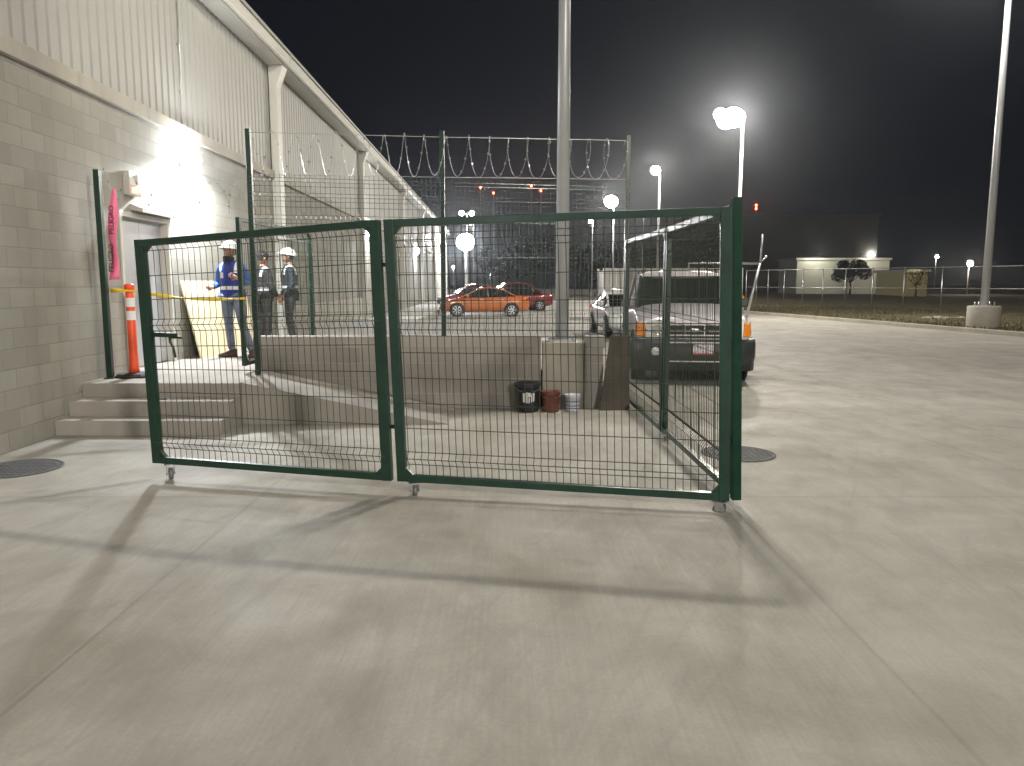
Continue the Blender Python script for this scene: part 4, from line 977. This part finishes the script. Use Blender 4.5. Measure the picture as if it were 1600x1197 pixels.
    for i in range(8):
        for q in range(20): q2 = (q+1) % 20; fs2.append((i*20+q, i*20+q2, (i+1)*20+q2, (i+1)*20+q))
    hr.add(vs2, fs2, 0, True); hr.build('hair', M['hair'], t)
    if helmet:
        hm = MB(); vs3 = []; fs3 = []; n3 = 32
        for i in range(10):
            th = PI*.5*i/9
            for q in range(n3):
                a = 2*PI*q/n3; x, y, z = math.sin(th)*math.cos(a), math.sin(th)*math.sin(a), math.cos(th); rg = 1+.035*math.exp(-(x/.12)**2)
                vs3.append(Vector((x*.118, y*.142, z*.115*rg)))
        for q in range(n3):
            a = 2*PI*q/n3; fr = max(0, -math.sin(a)); vs3.append(Vector((math.cos(a)*(.130+.004*fr), math.sin(a)*(.150+.055*fr**1.5), -.012-.016*fr)))
        for q in range(n3):
            a = 2*PI*q/n3; fr = max(0, -math.sin(a)); vs3.append(Vector((math.cos(a)*(.127+.004*fr), math.sin(a)*(.147+.055*fr**1.5), -.018-.016*fr)))
        for i in range(11):
            for q in range(n3): q2 = (q+1) % n3; fs3.append((i*n3+q, i*n3+q2, (i+1)*n3+q2, (i+1)*n3+q))
        hm.add([hc+R_@(p+Vector((0,.004,.038))) for p in vs3], fs3, 0, True); hm.build('hard_hat', M['helmet'], t)
        cs_ = MB(); cs_.tube([hc+R_@Vector(p) for p in ((-.088,-.01,.03),(-.078,-.02,-.06),(-.03,-.06,-.125),(.03,-.06,-.125),(.078,-.02,-.06),(.088,-.01,.03))], .004, 6); cs_.build('chin_strap', M['darkcloth'], t)
    elif cap:
        hm = MB(); hm.ball(hc+R_@Vector((0,.004,.03)), (.09,.108,.105), 0, 18, 10); hm.hexa([hc+R_@Vector(p) for p in ((-.06,-.09,.03),(.06,-.09,.03),(.05,-.17,.02),(-.05,-.17,.02),(-.06,-.09,.038),(.06,-.09,.038),(.05,-.17,.026),(-.05,-.17,.026))]); hm.build('cap', M['darkcloth'], t)
    if scarf:
        hm = MB(); hm.lathe([(.075,-.19),(.080,-.15),(.084,-.115),(.080,-.098)], 20, cap=False); 
        hm.v = [tuple(hc+R_@Vector((x*.95, y*1.08-.01, z))) for x, y, z in hm.v]; hm.build('neck_cover', M['scarf'], t)
    # trousers
    nd = {'pel': ((j['pel'][0], j['pel'][1], j['pel'][2]+.06), (.155,.12))}; ed = []
    for s_ in 'RL':
        K = Vector(j['kn'+s_]); A = Vector(j['an'+s_]); Hp = Vector(j['hip'+s_])
        nd['hip'+s_] = (j['hip'+s_], .104); nd['th'+s_] = (Hp.lerp(K,.5), .088); nd['kn'+s_] = (j['kn'+s_], .070); nd['cf'+s_] = (K.lerp(A,.5), .066); nd['an'+s_] = (A+Vector((0,0,.0)), .060)
        ed += [('pel','hip'+s_),('hip'+s_,'th'+s_),('th'+s_,'kn'+s_),('kn'+s_,'cf'+s_),('cf'+s_,'an'+s_)]
    b_ = MB(); mb_from_mesh(b_, skin_mesh(nd, ed, 2)); b_.build('trousers', leg_m, t, fix=False)
    # jacket
    nd = {'hem': ((j['pel'][0], j['pel'][1], j['pel'][2]-.02), (.165,.125)), 'sp': (j['sp'], (.16,.118)), 'ch': (j['ch'], (.17,.125)), 'nk': (Vector(j['nk'])-Vector((0,0,.02)), .082)}; ed = [('hem','sp'),('sp','ch'),('ch','nk')]
    for s_ in 'RL':
        E = Vector(j['el'+s_]); W_ = Vector(j['wr'+s_]); S_ = Vector(j['sh'+s_])
        nd['sh'+s_] = (j['sh'+s_], .080); nd['ua'+s_] = (S_.lerp(E,.55), .066); nd['el'+s_] = (j['el'+s_], .058); nd['wr'+s_] = (E.lerp(W_,.93), .043)
        ed += [('ch','sh'+s_),('sh'+s_,'ua'+s_),('ua'+s_,'el'+s_),('el'+s_,'wr'+s_)]
    b_ = MB(); mb_from_mesh(b_, skin_mesh(nd, ed, 2)); b_.build('jacket', top_m, t, fix=False)
    if vest:
        pl = Vector(j['pel']); secs = []
        for z, w, d_, cx in ((.93,.20,.150,0),(1.0,.195,.148,0),(1.08,.19,.145,0),(1.2,.195,.15,0),(1.32,.20,.15,0),(1.40,.185,.13,0),(1.455,.145,.10,0),(1.49,.10,.085,0)):
            f = (z-.93)/.5; base = pl.lerp(Vector(j['ch']), min(1, f*1.3))
            secs.append([(base.x+w*math.cos(a)*(1-.0*abs(math.sin(a))), base.y+d_*math.sin(a), z) for a in [2*PI*q/24 for q in range(24)]])
        b_ = MB(); loft(b_, secs, close_ends=False); b_.build('vest', vest, t, fix=False)
        b_ = MB(); b_.hexa([(-.10,-.158,1.22),(-.05,-.163,1.22),(-.05,-.153,1.22),(-.10,-.148,1.22),(-.10,-.158,1.32),(-.05,-.163,1.32),(-.05,-.153,1.32),(-.10,-.148,1.32)]); b_.build('badge', M['reflect'], t)
    for s_ in 'RL':
        A = Vector(j['an'+s_]); fd = Vector(j.get('foot'+s_, (0,-1,0))).normalized(); sd = Vector((-fd.y, fd.x, 0)); b_ = MB(); secs = []
        for f, w, zt in ((-.075,.030,.09),(-.06,.038,.13),(.0,.043,.13),(.05,.044,.10),(.11,.050,.075),(.165,.048,.06),(.2,.03,.045),(.208,.012,.03)):
            c = Vector((A.x, A.y, 0))+fd*f; secs.append([c-sd*w+Vector((0,0,.0)), c-sd*w*1.02+Vector((0,0,.03)), c-sd*w*.75+Vector((0,0,zt*.9)), c+Vector((0,0,zt)), c+sd*w*.75+Vector((0,0,zt*.9)), c+sd*w*1.02+Vector((0,0,.03)), c+sd*w+Vector((0,0,.0))])
        loft(b_, secs); b_.build('shoe', M['shoe'] if body_m == 'a' else M['black'], t, fix=False)
    return t
pA = at(362, 554, z=.5)
person((-4.34, 12.0, .5), -.18, 'man in white hard hat, royal blue vest and faded jeans facing the camera', {
    'elR': (-.25, .04, 1.13), 'wrR': (-.22, -.20, 1.08), 'palmR': (1,0,0), 'curlR': 1, 'elL': (.26, .03, 1.13), 'wrL': (.20, -.20, 1.22), 'palmL': (0,0,1),
    'knR': (-.07, -.02, .50), 'anR': (-.06, .02, .09), 'footR': (-.75, -.65, 0), 'knL': (.17, -.03, .50), 'anL': (.27, .03, .09), 'footL': (.4, -.9, 0)},
    ('a', M['shirt'], M['jeans']), vest=M['vest_blue'], turn=-.25, tilt=-.18, scarf=True)
person((-4.40, 13.7, .498), 2.4, 'worker in all dark clothes half hidden behind the tall green posts', {
    'elR': (-.27, .0, 1.13), 'wrR': (-.25, -.14, .92), 'elL': (.27, .02, 1.14), 'wrL': (.26, -.10, .92),
    'knR': (-.10, -.02, .50), 'anR': (-.11, .03, .09), 'knL': (.11, -.02, .50), 'anL': (.13, .03, .09)},
    ('b', M['darkcloth'], M['darkcloth']), vest=M['vest_black'], scale=.97, helmet=False, cap=True)
person((-4.08, 14.2, .498), -1.25, 'worker in white hard hat and dark navy jacket seen from the side', {
    'elR': (-.24, .03, 1.13), 'wrR': (-.22, -.14, .93), 'elL': (.24, .06, 1.14), 'wrL': (.20, -.12, .94),
    'knR': (-.10, -.03, .50), 'anR': (-.10, .03, .09), 'knL': (.10, -.03, .50), 'anL': (.11, .05, .09)},
    ('b', M['navy'], M['greycloth']), vest=M['vest_dark'], tilt=-.25, scale=1.0)

hz = bpy.data.materials.new('lamp_glare_haze'); hz.use_nodes = True; nt = hz.node_tree; nt.nodes.remove(nt.nodes['Principled BSDF'])  # volume added to imitate lens glare as a halo around the lamps
pv = nt.nodes.new('ShaderNodeVolumePrincipled'); pv.inputs['Density'].default_value = .0005; pv.inputs['Color'].default_value = (.85, .9, 1, 1); pv.inputs['Anisotropy'].default_value = .9
nt.links.new(pv.outputs['Volume'], nt.nodes['Material Output'].inputs['Volume'])
b = MB(); b.box(-445, 445, -65, 705, -2, 75); tag(b.build('glare_haze', hz), kind='stuff')
# ------------------------------------------------------------------ night sky, colour management
w = bpy.data.worlds.new('World'); bpy.context.scene.world = w; w.use_nodes = True
bg = w.node_tree.nodes['Background']; bg.inputs['Color'].default_value = (.0062, .0075, .0105, 1); bg.inputs['Strength'].default_value = 1.0
sc = bpy.context.scene
sc.view_settings.view_transform = 'Standard'; sc.view_settings.look = 'None'; sc.view_settings.exposure = 0; sc.view_settings.gamma = 1
sc.cycles.use_denoising = True; sc.cycles.sample_clamp_indirect = 8; sc.cycles.max_bounces = 6; sc.cycles.use_light_tree = True
